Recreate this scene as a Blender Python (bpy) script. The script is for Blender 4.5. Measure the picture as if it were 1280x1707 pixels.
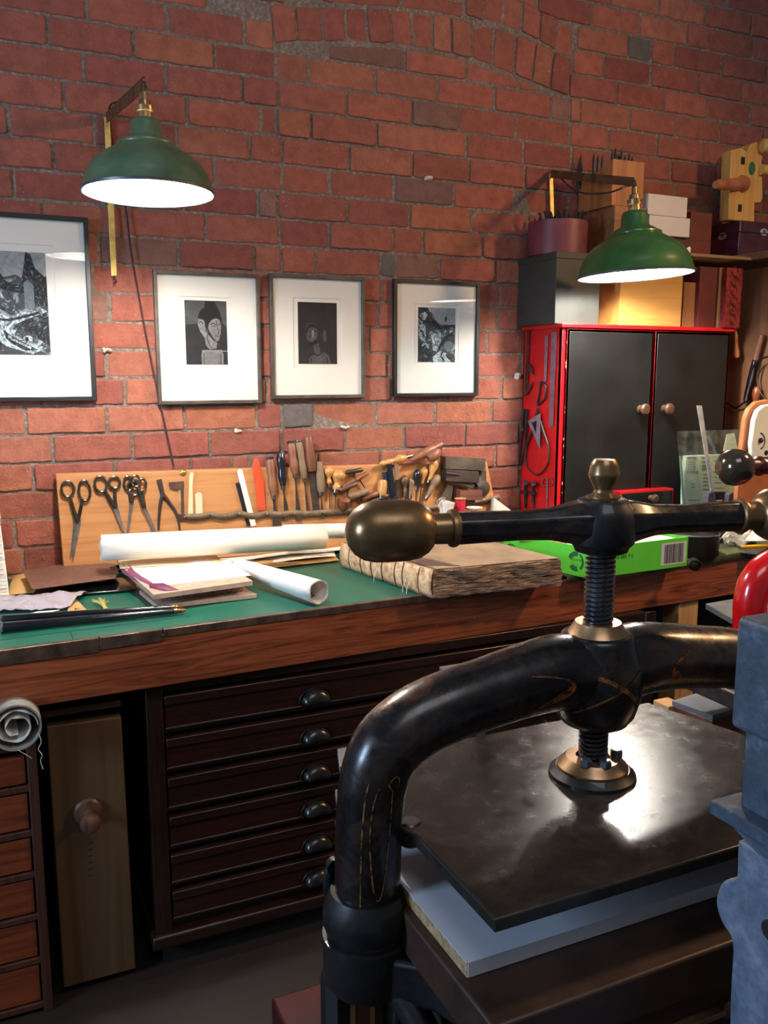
import bpy, math, random
from mathutils import Vector, Matrix
R = random.Random(7)
PI = math.pi
for o in list(bpy.data.objects): bpy.data.objects.remove(o, do_unlink=True)
C = bpy.context.scene.collection
S = bpy.context.scene

# ---------------------------------------------------------------- camera
FPX, CX, CY = 1450.0, 640.0, 853.5
PITCH = math.radians(9.071); YAW = math.radians(24.581)
CAM = Vector((0, -2.83, 1.55))
FW = Vector((math.sin(YAW)*math.cos(PITCH), math.cos(YAW)*math.cos(PITCH), -math.sin(PITCH)))
RT = Vector((math.cos(YAW), -math.sin(YAW), 0)); UP = RT.cross(FW)
cd = bpy.data.cameras.new('camera'); cam = bpy.data.objects.new('camera', cd); C.objects.link(cam)
cd.sensor_fit = 'VERTICAL'; cd.sensor_height = 24; cd.lens = 24*FPX/1707
cd.clip_start = .05; cd.clip_end = 60
cam.matrix_world = Matrix((( RT.x, UP.x, -FW.x, CAM.x), (RT.y, UP.y, -FW.y, CAM.y), (RT.z, UP.z, -FW.z, CAM.z), (0,0,0,1)))
S.camera = cam

# ---------------------------------------------------------------- view + world
S.view_settings.view_transform = 'Standard'; S.view_settings.look = 'None'
S.view_settings.exposure = 0.0; S.view_settings.gamma = 1.0
try: S.view_settings.use_curve_mapping = False
except Exception: pass
def lin(c):
    return tuple((v/255/12.92 if v/255 <= .04045 else ((v/255+.055)/1.055)**2.4) for v in c) + (1,)
w = bpy.data.worlds.new('world'); S.world = w; w.use_nodes = True
w.node_tree.nodes['Background'].inputs[0].default_value = (.86, .88, 1, 1)
w.node_tree.nodes['Background'].inputs[1].default_value = .13

def look(o, tgt):
    o.rotation_euler = (Vector(tgt) - o.location).to_track_quat('-Z', 'Y').to_euler()
def area(name, loc, tgt, sx, sy, e, col):
    l = bpy.data.lights.new(name, 'AREA'); l.shape = 'RECTANGLE'; l.size = sx; l.size_y = sy; l.energy = e; l.color = col
    o = bpy.data.objects.new(name, l); C.objects.link(o); o.location = loc; look(o, tgt); return o
# daylight of the shop windows left of the camera, an added fill overhead, and the warm room lamps off to the right
area('window_daylight', (-2.7, -1.9, 1.95), (.6, -1.8, 1.15), .75, 1.0, 85, (.52, .71, 1))
area('overhead_fill', (.4, -3.6, 3.9), (1.0, -.4, 1.5), 1.8, 1.2, 26, (.98, .97, 1))  # unseen fill lamp, added overhead for neutral ambient light
area('tungsten_room_lamp', (2.9, -1.9, 2.7), (1.2, -1.7, 1.1), .2, .2, 40, (1, .58, .26))

# ---------------------------------------------------------------- unprojection onto real planes
def ray(px, py): return RT*((px-CX)/FPX) - UP*((py-CY)/FPX) + FW
def W(px, py, y): d = ray(px, py); return CAM + d*((y-CAM.y)/d.y)       # plane parallel to the back wall
def Z(px, py, z): d = ray(px, py); return CAM + d*((z-CAM.z)/d.z)       # horizontal plane
def X(px, py, x): d = ray(px, py); return CAM + d*((x-CAM.x)/d.x)       # plane square to the back wall
def depth(p): return (Vector(p)-CAM).dot(FW)

# ---------------------------------------------------------------- mesh builder
ORG = {}
class MB:
    def __init__(s): s.v = []; s.f = []; s.m = []; s.c = []
    def add(s, vs, fs, mi=0, col=None):
        n = len(s.v); s.v += [Vector(v) for v in vs]
        for f in fs: s.f.append(tuple(i+n for i in f)); s.m.append(mi); s.c.append(col)
        return s
    def hexa(s, b, t, mi=0, col=None):      # four bottom, four top points in the same turning order
        return s.add(list(b)+list(t), [(3,2,1,0),(4,5,6,7)]+[(i,(i+1)%4,4+(i+1)%4,4+i) for i in range(4)], mi, col)
    def box(s, a, b, mi=0):
        x0,y0,z0 = [min(a[i],b[i]) for i in range(3)]; x1,y1,z1 = [max(a[i],b[i]) for i in range(3)]
        return s.hexa([(x0,y0,z0),(x1,y0,z0),(x1,y1,z0),(x0,y1,z0)], [(x0,y0,z1),(x1,y0,z1),(x1,y1,z1),(x0,y1,z1)], mi)
    def slab(s, pts, h, mi=0):              # horizontal outline extruded by h in z
        return s.prism(pts, (0,0,h), mi)
    def prism(s, pts, vec, mi=0):
        n = len(pts); vec = Vector(vec); a = [Vector(p) for p in pts]
        return s.add(a+[p+vec for p in a], [tuple(range(n-1,-1,-1)), tuple(range(n,2*n))]+[(i,(i+1)%n,n+(i+1)%n,n+i) for i in range(n)], mi)
    def tube(s, pts, r, seg=12, mi=0, cap=True, flat=1.0, up=None, closed=False):
        pts = [Vector(p) for p in pts]; n = len(pts)
        rr = r if isinstance(r, (list, tuple)) else [r]*n
        vs = []; prev = None
        for i, p in enumerate(pts):
            if closed: t = pts[(i+1)%n]-pts[i-1]
            else: t = pts[min(i+1,n-1)]-pts[max(i-1,0)]
            if t.length < 1e-9: t = Vector((0,0,1))
            t.normalize()
            if prev is None:
                a = Vector(up) if up is not None else (Vector((0,0,1)) if abs(t.z) < .9 else Vector((1,0,0)))
            else: a = prev
            a = (a - t*a.dot(t)); a.normalize(); b = t.cross(a); prev = a
            for k in range(seg):
                an = 2*PI*k/seg
                vs.append(p + a*(math.cos(an)*rr[i]*flat) + b*(math.sin(an)*rr[i]))
        m = n if closed else n-1
        fs = [(i*seg+k, i*seg+(k+1)%seg, ((i+1)%n)*seg+(k+1)%seg, ((i+1)%n)*seg+k) for i in range(m) for k in range(seg)]
        if cap and not closed: fs += [tuple(range(seg-1,-1,-1)), tuple((n-1)*seg+k for k in range(seg))]
        return s.add(vs, fs, mi)
    def lathe(s, o, ax, prof, seg=24, mi=0, cap=True):   # prof = [(height along ax, radius)]
        o = Vector(o); ax = Vector(ax).normalized()
        return s.tube2([o+ax*h for h, r in prof], [r for h, r in prof], ax, seg, mi, cap)
    def tube2(s, pts, rr, ax, seg, mi, cap):
        a = Vector((0,0,1)) if abs(ax.z) < .9 else Vector((1,0,0)); a = (a-ax*a.dot(ax)).normalized(); b = ax.cross(a)
        vs = [p + a*(math.cos(2*PI*k/seg)*r) + b*(math.sin(2*PI*k/seg)*r) for p, r in zip(pts, rr) for k in range(seg)]
        n = len(pts)
        fs = [(i*seg+k, i*seg+(k+1)%seg, (i+1)*seg+(k+1)%seg, (i+1)*seg+k) for i in range(n-1) for k in range(seg)]
        if cap: fs += [tuple(range(seg-1,-1,-1)), tuple((n-1)*seg+k for k in range(seg))]
        return s.add(vs, fs, mi)
    def build(s, name, mats, parent=None, bevel=0, smooth=35, seg=2, sub=0, solid=0):
        me = bpy.data.meshes.new(name)
        if parent is None:
            xs = [v.x for v in s.v]; ys = [v.y for v in s.v]; zs = [v.z for v in s.v]
            og = Vector(((min(xs)+max(xs))/2, (min(ys)+max(ys))/2, min(zs)))
        else: og = ORG[parent.name]
        me.from_pydata([v-og for v in s.v], [], s.f)
        if not isinstance(mats, (list, tuple)): mats = [mats]
        for m in mats: me.materials.append(m)
        for p, mi in zip(me.polygons, s.m): p.material_index = mi
        if any(c is not None for c in s.c):
            at = me.color_attributes.new('tone', 'FLOAT_COLOR', 'CORNER')
            for p, c in zip(me.polygons, s.c):
                for li in p.loop_indices: at.data[li].color = (*(c or (1,1,1)), 1)
        me.validate(); me.update()
        import bmesh
        bm = bmesh.new(); bm.from_mesh(me); bmesh.ops.recalc_face_normals(bm, faces=bm.faces); bm.to_mesh(me); bm.free()
        if smooth:
            for p in me.polygons: p.use_smooth = True
            me.set_sharp_from_angle(angle=math.radians(smooth))
        o = bpy.data.objects.new(name, me); C.objects.link(o)
        if parent is None: o.location = og
        else: o.parent = parent
        ORG[o.name] = og
        if solid:
            q = o.modifiers.new('s', 'SOLIDIFY'); q.thickness = solid; q.offset = 0
        if bevel:
            b = o.modifiers.new('b', 'BEVEL'); b.width = bevel; b.segments = seg; b.limit_method = 'ANGLE'; b.angle_limit = math.radians(40)
            try: b.harden_normals = False
            except Exception: pass
        if sub:
            q = o.modifiers.new('u', 'SUBSURF'); q.levels = sub; q.render_levels = sub
        return o
def tag(o, label, cat=None, group=None, kind=None):
    o['label'] = label
    if cat: o['category'] = cat
    if group: o['group'] = group
    if kind: o['kind'] = kind
    return o
def thing(name, loc, label, cat, group=None):
    o = bpy.data.objects.new(name, None); C.objects.link(o); o.location = Vector(loc); o.empty_display_size = .05
    ORG[o.name] = Vector(loc); tag(o, label, cat, group); return o
def struct(o): o['kind'] = 'structure'; return o
def obox(p, sx, sy, sz, rz):                     # eight corners of a box turned about z, p = base centre
    p = Vector(p); c, s_ = math.cos(rz), math.sin(rz)
    q = [Vector((p.x+x*c-y*s_, p.y+x*s_+y*c, p.z)) for x, y in ((-sx/2,-sy/2),(sx/2,-sy/2),(sx/2,sy/2),(-sx/2,sy/2))]
    return q, [v+Vector((0,0,sz)) for v in q]
def bez(pts, n=8):                                # smooth (Catmull-Rom) line through points
    pts = [Vector(p) for p in pts]; P = [pts[0]*2-pts[1]]+pts+[pts[-1]*2-pts[-2]]; out = []
    for i in range(1, len(P)-2):
        a, b, c, d = P[i-1:i+3]
        for k in range(n):
            t = k/n
            out.append(.5*((2*b)+(c-a)*t+(2*a-5*b+4*c-d)*t*t+(3*b-a-3*c+d)*t**3))
    return out+[pts[-1]]
def lerps(vals, n):                               # resample a list of numbers
    out = []
    for i in range(n):
        t = i/(n-1)*(len(vals)-1); k = min(int(t), len(vals)-2); out.append(vals[k]+(vals[k+1]-vals[k])*(t-k))
    return out

# ---------------------------------------------------------------- materials
def nt(name):
    m = bpy.data.materials.new(name); m.use_nodes = True; t = m.node_tree
    return m, t, t.nodes['Principled BSDF']
def N(t, typ, **kw):
    n = t.nodes.new(typ)
    for k, v in kw.items():
        if hasattr(n, k): setattr(n, k, v)
        else: n.inputs[k].default_value = v
    return n
def ramp(t, fac, stops):
    r = N(t, 'ShaderNodeValToRGB'); t.links.new(fac, r.inputs[0]); e = r.color_ramp.elements
    while len(e) > len(stops): e.remove(e[-1])
    while len(e) < len(stops): e.new(.5)
    for el, (p, c) in zip(e, stops): el.position = p; el.color = c if len(c) == 4 else (*c, 1)
    return r.outputs[0]
def coords(t, sc=(1,1,1)):
    tc = N(t, 'ShaderNodeTexCoord'); mp = N(t, 'ShaderNodeMapping'); mp.inputs['Scale'].default_value = sc
    t.links.new(tc.outputs['Object'], mp.inputs[0]); return mp.outputs[0]
def noise(t, vec, sc, det=4, rough=.55, dist=0):
    n = N(t, 'ShaderNodeTexNoise'); t.links.new(vec, n.inputs['Vector']); n.inputs['Scale'].default_value = sc
    n.inputs['Detail'].default_value = det; n.inputs['Roughness'].default_value = rough; n.inputs['Distortion'].default_value = dist
    return n.outputs[0]
def mix(t, fac, a, b, mode='MIX'):
    m = N(t, 'ShaderNodeMix', data_type='RGBA', blend_type=mode)
    for sock, v in ((m.inputs[0], fac), (m.inputs[6], a), (m.inputs[7], b)):
        if hasattr(v, 'is_output'): t.links.new(v, sock)
        else: sock.default_value = v
    return m.outputs[2]
def bump(t, bs, h, st, dist=.002):
    b = N(t, 'ShaderNodeBump'); b.inputs['Strength'].default_value = st; b.inputs['Distance'].default_value = dist
    t.links.new(h, b.inputs['Height']); t.links.new(b.outputs[0], bs.inputs['Normal'])
MATS = {}
def mt(name, c, c2=None, sc=12, rough=.5, metal=0, lo=.35, hi=.65, bmp=0, bsc=60, rough2=None, coat=0, spec=.5, str_=(1,1,1), det=4):
    if name in MATS: return MATS[name]
    m, t, b = nt(name); MATS[name] = m
    v = coords(t, str_); n = noise(t, v, sc, det)
    col = ramp(t, n, [(lo, lin(c)), (hi, lin(c2 or [x*.86 for x in c]))]); t.links.new(col, b.inputs['Base Color'])
    b.inputs['Roughness'].default_value = rough; b.inputs['Metallic'].default_value = metal
    b.inputs['Coat Weight'].default_value = coat; b.inputs['Specular IOR Level'].default_value = spec
    if rough2 is not None:
        rr = ramp(t, noise(t, v, sc*2.3, 5), [(.35, (rough,)*3), (.7, (rough2,)*3)]); t.links.new(rr, b.inputs['Roughness'])
    if bmp: bump(t, b, noise(t, v, bsc, 5), bmp)
    return m
def wood(name, c, c2, axis='x', fine=60, rough=.5, coat=0, bmp=.15, dist=1.5, c3=None):
    if name in MATS: return MATS[name]
    m, t, b = nt(name); MATS[name] = m
    s = {'x': (.045,1,1), 'y': (1,.045,1), 'z': (1,1,.045)}[axis]
    v = coords(t, s); n = noise(t, v, fine, 5, .6, dist); big = noise(t, v, fine*.15, 3, .5, 1)
    col = ramp(t, n, [(.32, lin(c2)), (.55, lin(c)), (.75, lin(c3 or c))])
    col = mix(t, ramp(t, big, [(.35, (0,0,0)), (.7, (.5,.5,.5))]), col, lin(c2)); t.links.new(col, b.inputs['Base Color'])
    b.inputs['Roughness'].default_value = rough; b.inputs['Coat Weight'].default_value = coat; b.inputs['Coat Roughness'].default_value = .2
    if bmp: bump(t, b, n, bmp, .001)
    return m

m_black  = mt('black_paint_worn', (24,24,26), (14,14,16), 20, .28, 0, rough2=.5, bmp=.12, bsc=90, coat=.3)
m_darkm  = mt('dark_steel', (82,74,70), (48,44,42), 25, .38, .55, bmp=.1)
m_steel  = mt('bright_steel', (170,168,165), (120,116,112), 30, .3, .95)
m_brass  = mt('aged_brass', (150,120,84), (112,88,58), 14, .26, .75, rough2=.4, bmp=.03, bsc=120)
m_brassb = mt('bright_brass', (205,180,105), (150,125,60), 30, .3, .9)
m_tan    = wood('tan_board', (196,140,88), (168,112,66), 'x', 26, .55, bmp=.05)
m_pale   = wood('pale_wood', (205,160,105), (170,120,72), 'z', 40, .5, bmp=.05)
m_cream  = mt('cream_paper', (244,237,222), (234,225,206), 6, .8, bmp=.05, bsc=20)
m_white  = mt('white_paper', (240,238,232), (228,225,218), 5, .8)
m_red    = mt('red_paint', (206,20,28), (176,14,22), 9, .38, coat=.2, bmp=.05, bsc=50)
m_knob   = wood('turned_dark_wood', (98,70,52), (66,46,36), 'z', 40, .4, bmp=.05)
m_boxw   = wood('walnut_handle', (120,72,46), (74,42,30), 'z', 50, .4, bmp=.08)
m_grey   = mt('grey_metal', (104,104,100), (84,86,82), 8, .45, .3, bmp=.04)
m_dark   = mt('dark_interior', (22,18,16), (14,12,11), 8, .8)
# ================================================================ the back wall of brick
ROW0, PITCHZ = 1.364, .0853
def course(z): return math.floor((z-ROW0)/PITCHZ)
joints_px = [(144,15),(278,30),(79,53),(222,75),(139,105),(276,132),(106,157),(312,183),(14,195),(158,212),(294,230),(88,255),(22,300),(165,412),(298,415),
 (346,5),(407,55),(357,92),(460,106),(515,118),(625,135),(404,150),(464,157),(578,172),(434,195),(462,205),(518,210),(628,222),(416,245),(470,255),(582,265),
 (358,285),(470,295),(549,307),(430,340),(463,343),(579,355),(343,380),(465,390),(549,400),(424,430),(469,435),(526,435),(634,445),
 (675,95),(777,115),(729,150),(825,160),(918,170),(950,175),(687,190),(765,200),(860,212),(951,215),(777,240),(872,258),(953,250),(687,275),(782,280),(875,295),
 (657,310),(756,322),(858,340),(683,360),(785,370),(880,373),(655,400),(705,405),(804,413),(660,440),(733,447),(826,455),
 (1020,8),(1176,25),(1213,8),(986,32),(1067,45),(1146,60),(1182,65),(1255,85),(962,60),(1047,78),(1086,85),(1125,90),(1203,105),(1006,110),(1085,122),(1164,137),(1235,152),
 (1028,153),(1107,160),(1180,178),(1252,190),(968,180),(1050,190),(1126,200),(1201,215),(1272,215),(1014,225),(1095,235),
 (183,510),(177,605),(208,650),(43,697),(178,697),(308,697),(428,690),(470,688),(523,690),(627,690),(725,685),(820,680),
 (88,748),(221,752),(350,742),(469,740),(575,730),(674,725),(775,720),(56,800),(192,785),(318,775),(386,770),(416,770),(634,757),(826,760),
 (25,890),(630,525),(829,525),(813,560),(646,610),(867,610),(836,643),(864,805)]
J = {}
for p in joints_px:
    q = W(p[0], p[1], 0); J.setdefault(course(q.z), []).append(q.x)
grey_px = [((300,30),.5),((660,440),1),((185,645),1),((494,690),1),((1068,85),1),((705,318),.6),((735,30),1),((8,30),.0)]
GREY = [(W(p[0],p[1],0), g) for p, g in grey_px]
bright_px = [(340,700),(615,690),(220,750),(640,740),(730,365),(752,412),(580,125),(515,215),(560,295),(270,100),(750,690)]
BR = [W(p[0],p[1],0) for p in bright_px]
arc_in = [W(*p, 0) for p in ((458,76),(497,74),(560,74),(640,76),(700,83),(760,94),(800,106),(850,124),(890,140),(930,155),(951,162))]
arc_mid = [W(*p, 0) for p in ((452,6),(500,8),(560,9),(640,12),(700,19),(740,25),(775,32),(830,48),(870,60),(905,78),(952,102))]
arc_out = [W(*p, 0) for p in ((775,-30),(800,-22),(840,-8),(870,6),(900,22),(930,34),(955,46))]
def curve_z(cv, x):
    if x <= cv[0].x: return cv[0].z
    for a, b in zip(cv, cv[1:]):
        if x <= b.x: return a.z+(b.z-a.z)*(x-a.x)/(b.x-a.x)
    return cv[-1].z
wb = MB()
def brick(outl, x, z):
    """rounded, slightly uneven outline in the wall plane, standing proud of the mortar"""
    n = len(outl); cx_ = sum(p[0] for p in outl)/n; cz_ = sum(p[1] for p in outl)/n
    pts = []
    for i in range(n):
        a, b = outl[i], outl[(i+1) % n]; L = math.hypot(b[0]-a[0], b[1]-a[1]); k = max(1, int(L/.022))
        cr = min(.002+R.random()**2*.006, L*.3)/max(L, 1e-6)
        ts = [cr]+[cr+(1-2*cr)*j/k for j in range(1, k)]+[1-cr]
        for t in ts:
            jx, jz = R.uniform(-.0014,.0014), R.uniform(-.0020,.0020)
            pts.append((a[0]+(b[0]-a[0])*t+jx, a[1]+(b[1]-a[1])*t+jz))
    f = R.uniform(-.005, .003); tx, tz = R.uniform(-.012,.012), R.uniform(-.02,.02)
    ring0 = [(px, .014, pz) for px, pz in pts]
    ring1 = [(px, f+.0025, pz) for px, pz in pts]
    s = [(1-min(.0028/max(abs(px-cx_),.01),.3), 1-min(.0028/max(abs(pz-cz_),.01),.3)) for px, pz in pts]
    ring2 = [(cx_+(px-cx_)*a, f+(px-cx_)*tx+(pz-cz_)*tz, cz_+(pz-cz_)*b) for (px, pz), (a, b) in zip(pts, s)]
    m = len(pts)
    fs = [(i, (i+1) % m, m+(i+1) % m, m+i) for i in range(m)]+[(m+i, m+(i+1) % m, 2*m+(i+1) % m, 2*m+i) for i in range(m)]+[tuple(range(2*m, 3*m))]
    r = R.random()
    base = (.34,.104,.070) if r < .6 else ((.29,.084,.062) if r < .8 else (.37,.128,.080))
    if R.random() < .03: base = (.24,.12,.09)
    k = R.uniform(.84, 1.14); base = tuple(c*k for c in base)
    for b in BR:
        if abs(b.x-cx_) < .09 and abs(b.z-cz_) < .035: base = (.38,.13,.072)
    for g, a in GREY:
        if a and abs(g.x-cx_) < .07 and abs(g.z-cz_) < .022: base = tuple(b*(1-a)+q*a for b, q in zip(base, (.13,.115,.11)))
    wb.add(ring0+ring1+ring2, fs, 1, base)
G = .0056
for k in range(-7, 24):
    z0, z1 = ROW0+PITCHZ*k, ROW0+PITCHZ*(k+1)
    js = sorted(J.get(k, []))
    xs = [-1.0]; cur = -1.0+.12*(k % 2)
    lst = js if js else []
    if not lst:
        x = -1.0+.12*(k % 2)
        while x < 5.2: xs.append(x); x += .24+R.uniform(-.006,.006)
    else:
        x = lst[0]-.24
        pre = []
        while x > -1: pre.append(x); x -= .24
        xs = [-1.0]+pre[::-1]
        for a, b in zip(lst, lst[1:]+[None]):
            xs.append(a)
            if b is None:
                x = a+.24
                while x < 5.2: xs.append(x); x += .24+R.uniform(-.005,.005)
            else:
                L = b-a; n = max(1, round(L/.24)) if L > .31 else 1
                for i in range(1, n): xs.append(a+L*i/n)
    xs = sorted(set(xs))
    for a, b in zip(xs, xs[1:]):
        if b-a < .03 or b < -.9: continue
        zc = (z0+z1)/2; xm = (a+b)/2
        zb, zt = z0+G, z1-G+.002
        top = [(b-G, zt), (a+G, zt)]; bot = [(a+G, zb), (b-G, zb)]
        if arc_in[0].x-.02 < xm < arc_in[-1].x+.02 or (a < arc_in[-1].x-.03 and b > arc_in[0].x+.03):
            ci = lambda x: curve_z(arc_in, x)-.006
            hi = lambda x: (curve_z(arc_out, x) if x > arc_out[0].x else curve_z(arc_mid, x))+.006
            al, bl = max(a, arc_in[0].x) if b > arc_in[0].x+.03 and a < arc_in[0].x and zt > ci(a) else a, b
            if zt > max(hi(xm), min(hi(a),hi(b)))+.014 and zt > ci(xm)+.05:
                if a < arc_out[0].x < b: a = a if xm < arc_out[0].x else arc_out[0].x
                xs4 = (a+G, a+(b-a)/3, b-(b-a)/3, b-G); bt_ = [(x, max(zb, hi(x))) for x in xs4]; bt_ = [q for q in bt_ if q[1] < zt-.008]
                if len(bt_) < 2: continue
                bot = bt_; top = [(bt_[-1][0], zt), (bt_[0][0], zt)]
            elif zt < min(ci(a), ci(b), ci(xm)): pass
            else:
                if b > arc_in[-1].x and a > arc_in[-1].x-.03: pass
                elif a < arc_in[0].x and b < arc_in[0].x+.03: pass
                else:
                    if a < arc_in[0].x: b = arc_in[0].x; 
                    elif b > arc_in[-1].x+.02 and zb > ci(xm): a = arc_in[-1].x+.004
                    if a >= arc_in[0].x-.001 and b <= arc_in[-1].x+.03:
                        pts_ = [b-G, b-(b-a)/3, a+(b-a)/3, a+G]
                        tp = [(x, min(zt, ci(x))) for x in pts_]
                        if max(q[1] for q in tp) < zb+.016: continue
                        keep = [q for q in tp if q[1] > zb+.006]
                        if len(keep) < 2: continue
                        top = keep; bot = [(min(q[0] for q in keep), zb), (max(q[0] for q in keep), zb)]
                    else:
                        top = [(b-G, zt), (a+G, zt)]; bot = [(a+G, zb), (b-G, zb)]
        brick(bot+top, xm, zc)
# the two rings of soldier bricks that close the old arched opening
def ring(lo, hi, jl):
    for (xa, ya, xb, yb), (xc, yc, xd, yd) in zip(jl, jl[1:]):
        a, b, c, d = W(xa,ya,0), W(xb,yb,0), W(xd,yd,0), W(xc,yc,0)   # bottom-left, top-left, top-right, bottom-right
        g = .0045
        brick([(a.x+g,a.z+g),(d.x-g,d.z+g),(c.x-g,c.z-g),(b.x+g,b.z-g)], 0, 0)
ring(0, 0, [(458,72,448,6),(497,70,492,9),(540,70,532,10),(577,71,574,11),(615,72,610,11),(655,73,649,14),(690,78,685,17),(722,83,721,22),(753,90,752,27),(787,99,787,36),(821,111,824,45),(857,124,861,57),(886,137,894,70),(916,150,924,84),(949,160,951,98)])
ring(0, 0, [(777,27,774,-34),(807,35,807,-25),(838,43,841,-13),(869,54,872,2),(898,68,902,17),(926,84,930,32),(953,98,956,46)])
# mortar bed behind the bricks
wb.add([(-1.3,.0035,0),(5.4,.0035,0),(5.4,.0035,3.5),(-1.3,.0035,3.5)], [(0,1,2,3)], 0)
wb.box((-1.3,.0045,0),(5.4,.1,3.5), 0)
mb_, t, b = nt('brick'); at = N(t, 'ShaderNodeAttribute', attribute_name='tone'); v = coords(t)
n1 = noise(t, v, 26, 8, .7); n2 = noise(t, v, 130, 3, .6); n3 = noise(t, v, 7, 3)
col = mix(t, ramp(t, n1, [(.3,(.62,.62,.62)),(.62,(1.12,1.12,1.12))]), (0,0,0,1), at.outputs['Color'], 'MULTIPLY')
mul = mix(t, 1.0, at.outputs['Color'], ramp(t, n1, [(.3,(.74,.72,.72)),(.6,(1.12,1.1,1.08))]), 'MULTIPLY')
mul = mix(t, ramp(t, n2, [(.66,(0,0,0)),(.74,(.55,.55,.55))]), mul, lin((225,170,140)))     # pale grit
mul = mix(t, ramp(t, n2, [(.24,(.8,.8,.8)),(.33,(0,0,0))]), mul, lin((60,30,28)))            # pits
mul = mix(t, ramp(t, n3, [(.56,(0,0,0)),(.75,(.4,.4,.4))]), mul, lin((112,66,52)))
t.links.new(mul, b.inputs['Base Color']); b.inputs['Roughness'].default_value = .82
bump(t, b, mix(t, .5, n1, noise(t, v, 60, 8, .75)), 1.0, .012)
mo_, t, b = nt('mortar'); v = coords(t); n1 = noise(t, v, 70, 6, .7); n2 = noise(t, v, 6, 3)
t.links.new(mix(t, ramp(t, n2, [(.4,(0,0,0)),(.7,(.6,.6,.6))]), ramp(t, n1, [(.3, lin((104,90,80))),(.52, lin((146,130,118))),(.72, lin((196,182,168)))]), lin((116,98,86))), b.inputs['Base Color'])
b.inputs['Roughness'].default_value = .95; bump(t, b, n1, 1, .014)
wall = struct(wb.build('wall_back', [mo_, mb_], smooth=25))
fl = MB().box((-3,-5.5,-.05),(5.4,.1,0)).build('floor', wood('floor_boards', (34,26,22), (20,16,14), 'x', 12, .6), bevel=0, smooth=0); struct(fl)
# white plaster crumbs stuck on the wall
for px, py, s_, lab in ((712,298,.016,'white plaster crumb stuck above the dark brick over the frames'),(866,627,.018,'white plaster lump stuck on the bricks left of the red cabinet'),
        (176,584,.012,'small white plaster lump between the large frame and the yellow strip side'),(575,712,.011,'small white plaster crumb on the mortar below the third frame'),(398,718,.011,'pale plaster crumb on the mortar below the second frame')):
    c = W(px,py,-.006); q = MB()
    for i in range(5):
        a = c+Vector((R.uniform(-1.2,1.2)*s_,0,R.uniform(-.35,.35)*s_)); q.lathe(a+Vector((0,.01,0)), (0,-1,0), [(0,s_*.55),(.012,s_*.45),(.017,s_*.15)], 7)
    tag(q.build('plaster_lump', mt('plaster_crumb', (225,215,200), (180,165,150), 60, .9, bmp=.5, bsc=200)), lab, 'plaster')

# ================================================================ framed prints
def frame(px0, py0, px1, py1, fw_px, mf, lab, mat_px, plate_px, pm, fig, mname='black'):
    tl, br = W(px0,py0,-.022), W(px1,py1,-.022); x0,x1,z1,z0 = tl.x, br.x, tl.z, br.z
    sc = depth(tl)/FPX; f = fw_px*sc
    t_ = thing('framed_print', ((x0+x1)/2, 0, z0), lab, 'picture')
    q = MB()
    for a, b2 in (((x0,z0),(x0+f,z1)),((x1-f,z0),(x1,z1)),((x0+f,z0),(x1-f,z0+f)),((x0+f,z1-f),(x1-f,z1))):
        q.box((a[0],-.024,a[1]),(b2[0],-.004,b2[1]))
    q.build('frame', mf, t_, bevel=.0015)
    # bevel-cut mat board with a window, the print sheet and the inked plate
    a, b2 = W(plate_px[0]-mat_px, plate_px[1]-mat_px, -.013), W(plate_px[2]+mat_px, plate_px[3]+mat_px, -.013)
    wx0,wx1,wz1,wz0 = a.x,b2.x,a.z,b2.z
    q = MB(); y = -.013; o4 = [(x0+f,y,z0+f),(x1-f,y,z0+f),(x1-f,y,z1-f),(x0+f,y,z1-f)]; i4 = [(wx0,y,wz0),(wx1,y,wz0),(wx1,y,wz1),(wx0,y,wz1)]
    j4 = [(wx0+.002,y+.002,wz0+.002),(wx1-.002,y+.002,wz0+.002),(wx1-.002,y+.002,wz1-.002),(wx0+.002,y+.002,wz1-.002)]
    q.add(o4+i4+j4, [(i,(i+1)%4,4+(i+1)%4,4+i) for i in range(4)]+[(4+i,4+(i+1)%4,8+(i+1)%4,8+i) for i in range(4)])
    q.build('mat_board', m_mat, t_, smooth=0)
    q = MB(); q.box((wx0-.01,-.0105,wz0-.01),(wx1+.01,-.008,wz1+.01)); q.build('print_sheet', m_mat, t_, smooth=0)
    a, b2 = W(plate_px[0],plate_px[1],-.0108), W(plate_px[2],plate_px[3],-.0108)
    q = MB(); q.add([(a.x,-.0108,b2.z),(b2.x,-.0108,b2.z),(b2.x,-.0108,a.z),(a.x,-.0108,a.z)], [(0,1,2,3)], 0)
    for k, (mi, poly) in enumerate(fig):
        pts = [(a.x+(b2.x-a.x)*u, -.0109-.00005*k, a.z+(b2.z-a.z)*v_) for u, v_ in poly]
        q.add(pts, [tuple(range(len(pts)))], mi)
    q.build('etching', pm, t_, smooth=0)
    q = MB(); q.box((x0+f*.7,-.0185,z0+f*.7),(x1-f*.7,-.0165,z1-f*.7)); q.build('glass', m_glass, t_, smooth=0)
    q = MB(); q.box((x0+f*.5,-.0078,z0+f*.5),(x1-f*.5,-.0048,z1-f*.5)); q.build('backing_board', m_dark, t_, smooth=0)
    return t_
m_mat = mt('mat_board_white', (236,233,224), (232,229,220), 3, .85)
m_glass, t, b = nt('picture_glass'); b.inputs['Base Color'].default_value = (1,1,1,1); b.inputs['Roughness'].default_value = .0; b.inputs['IOR'].default_value = 1.35
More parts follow.
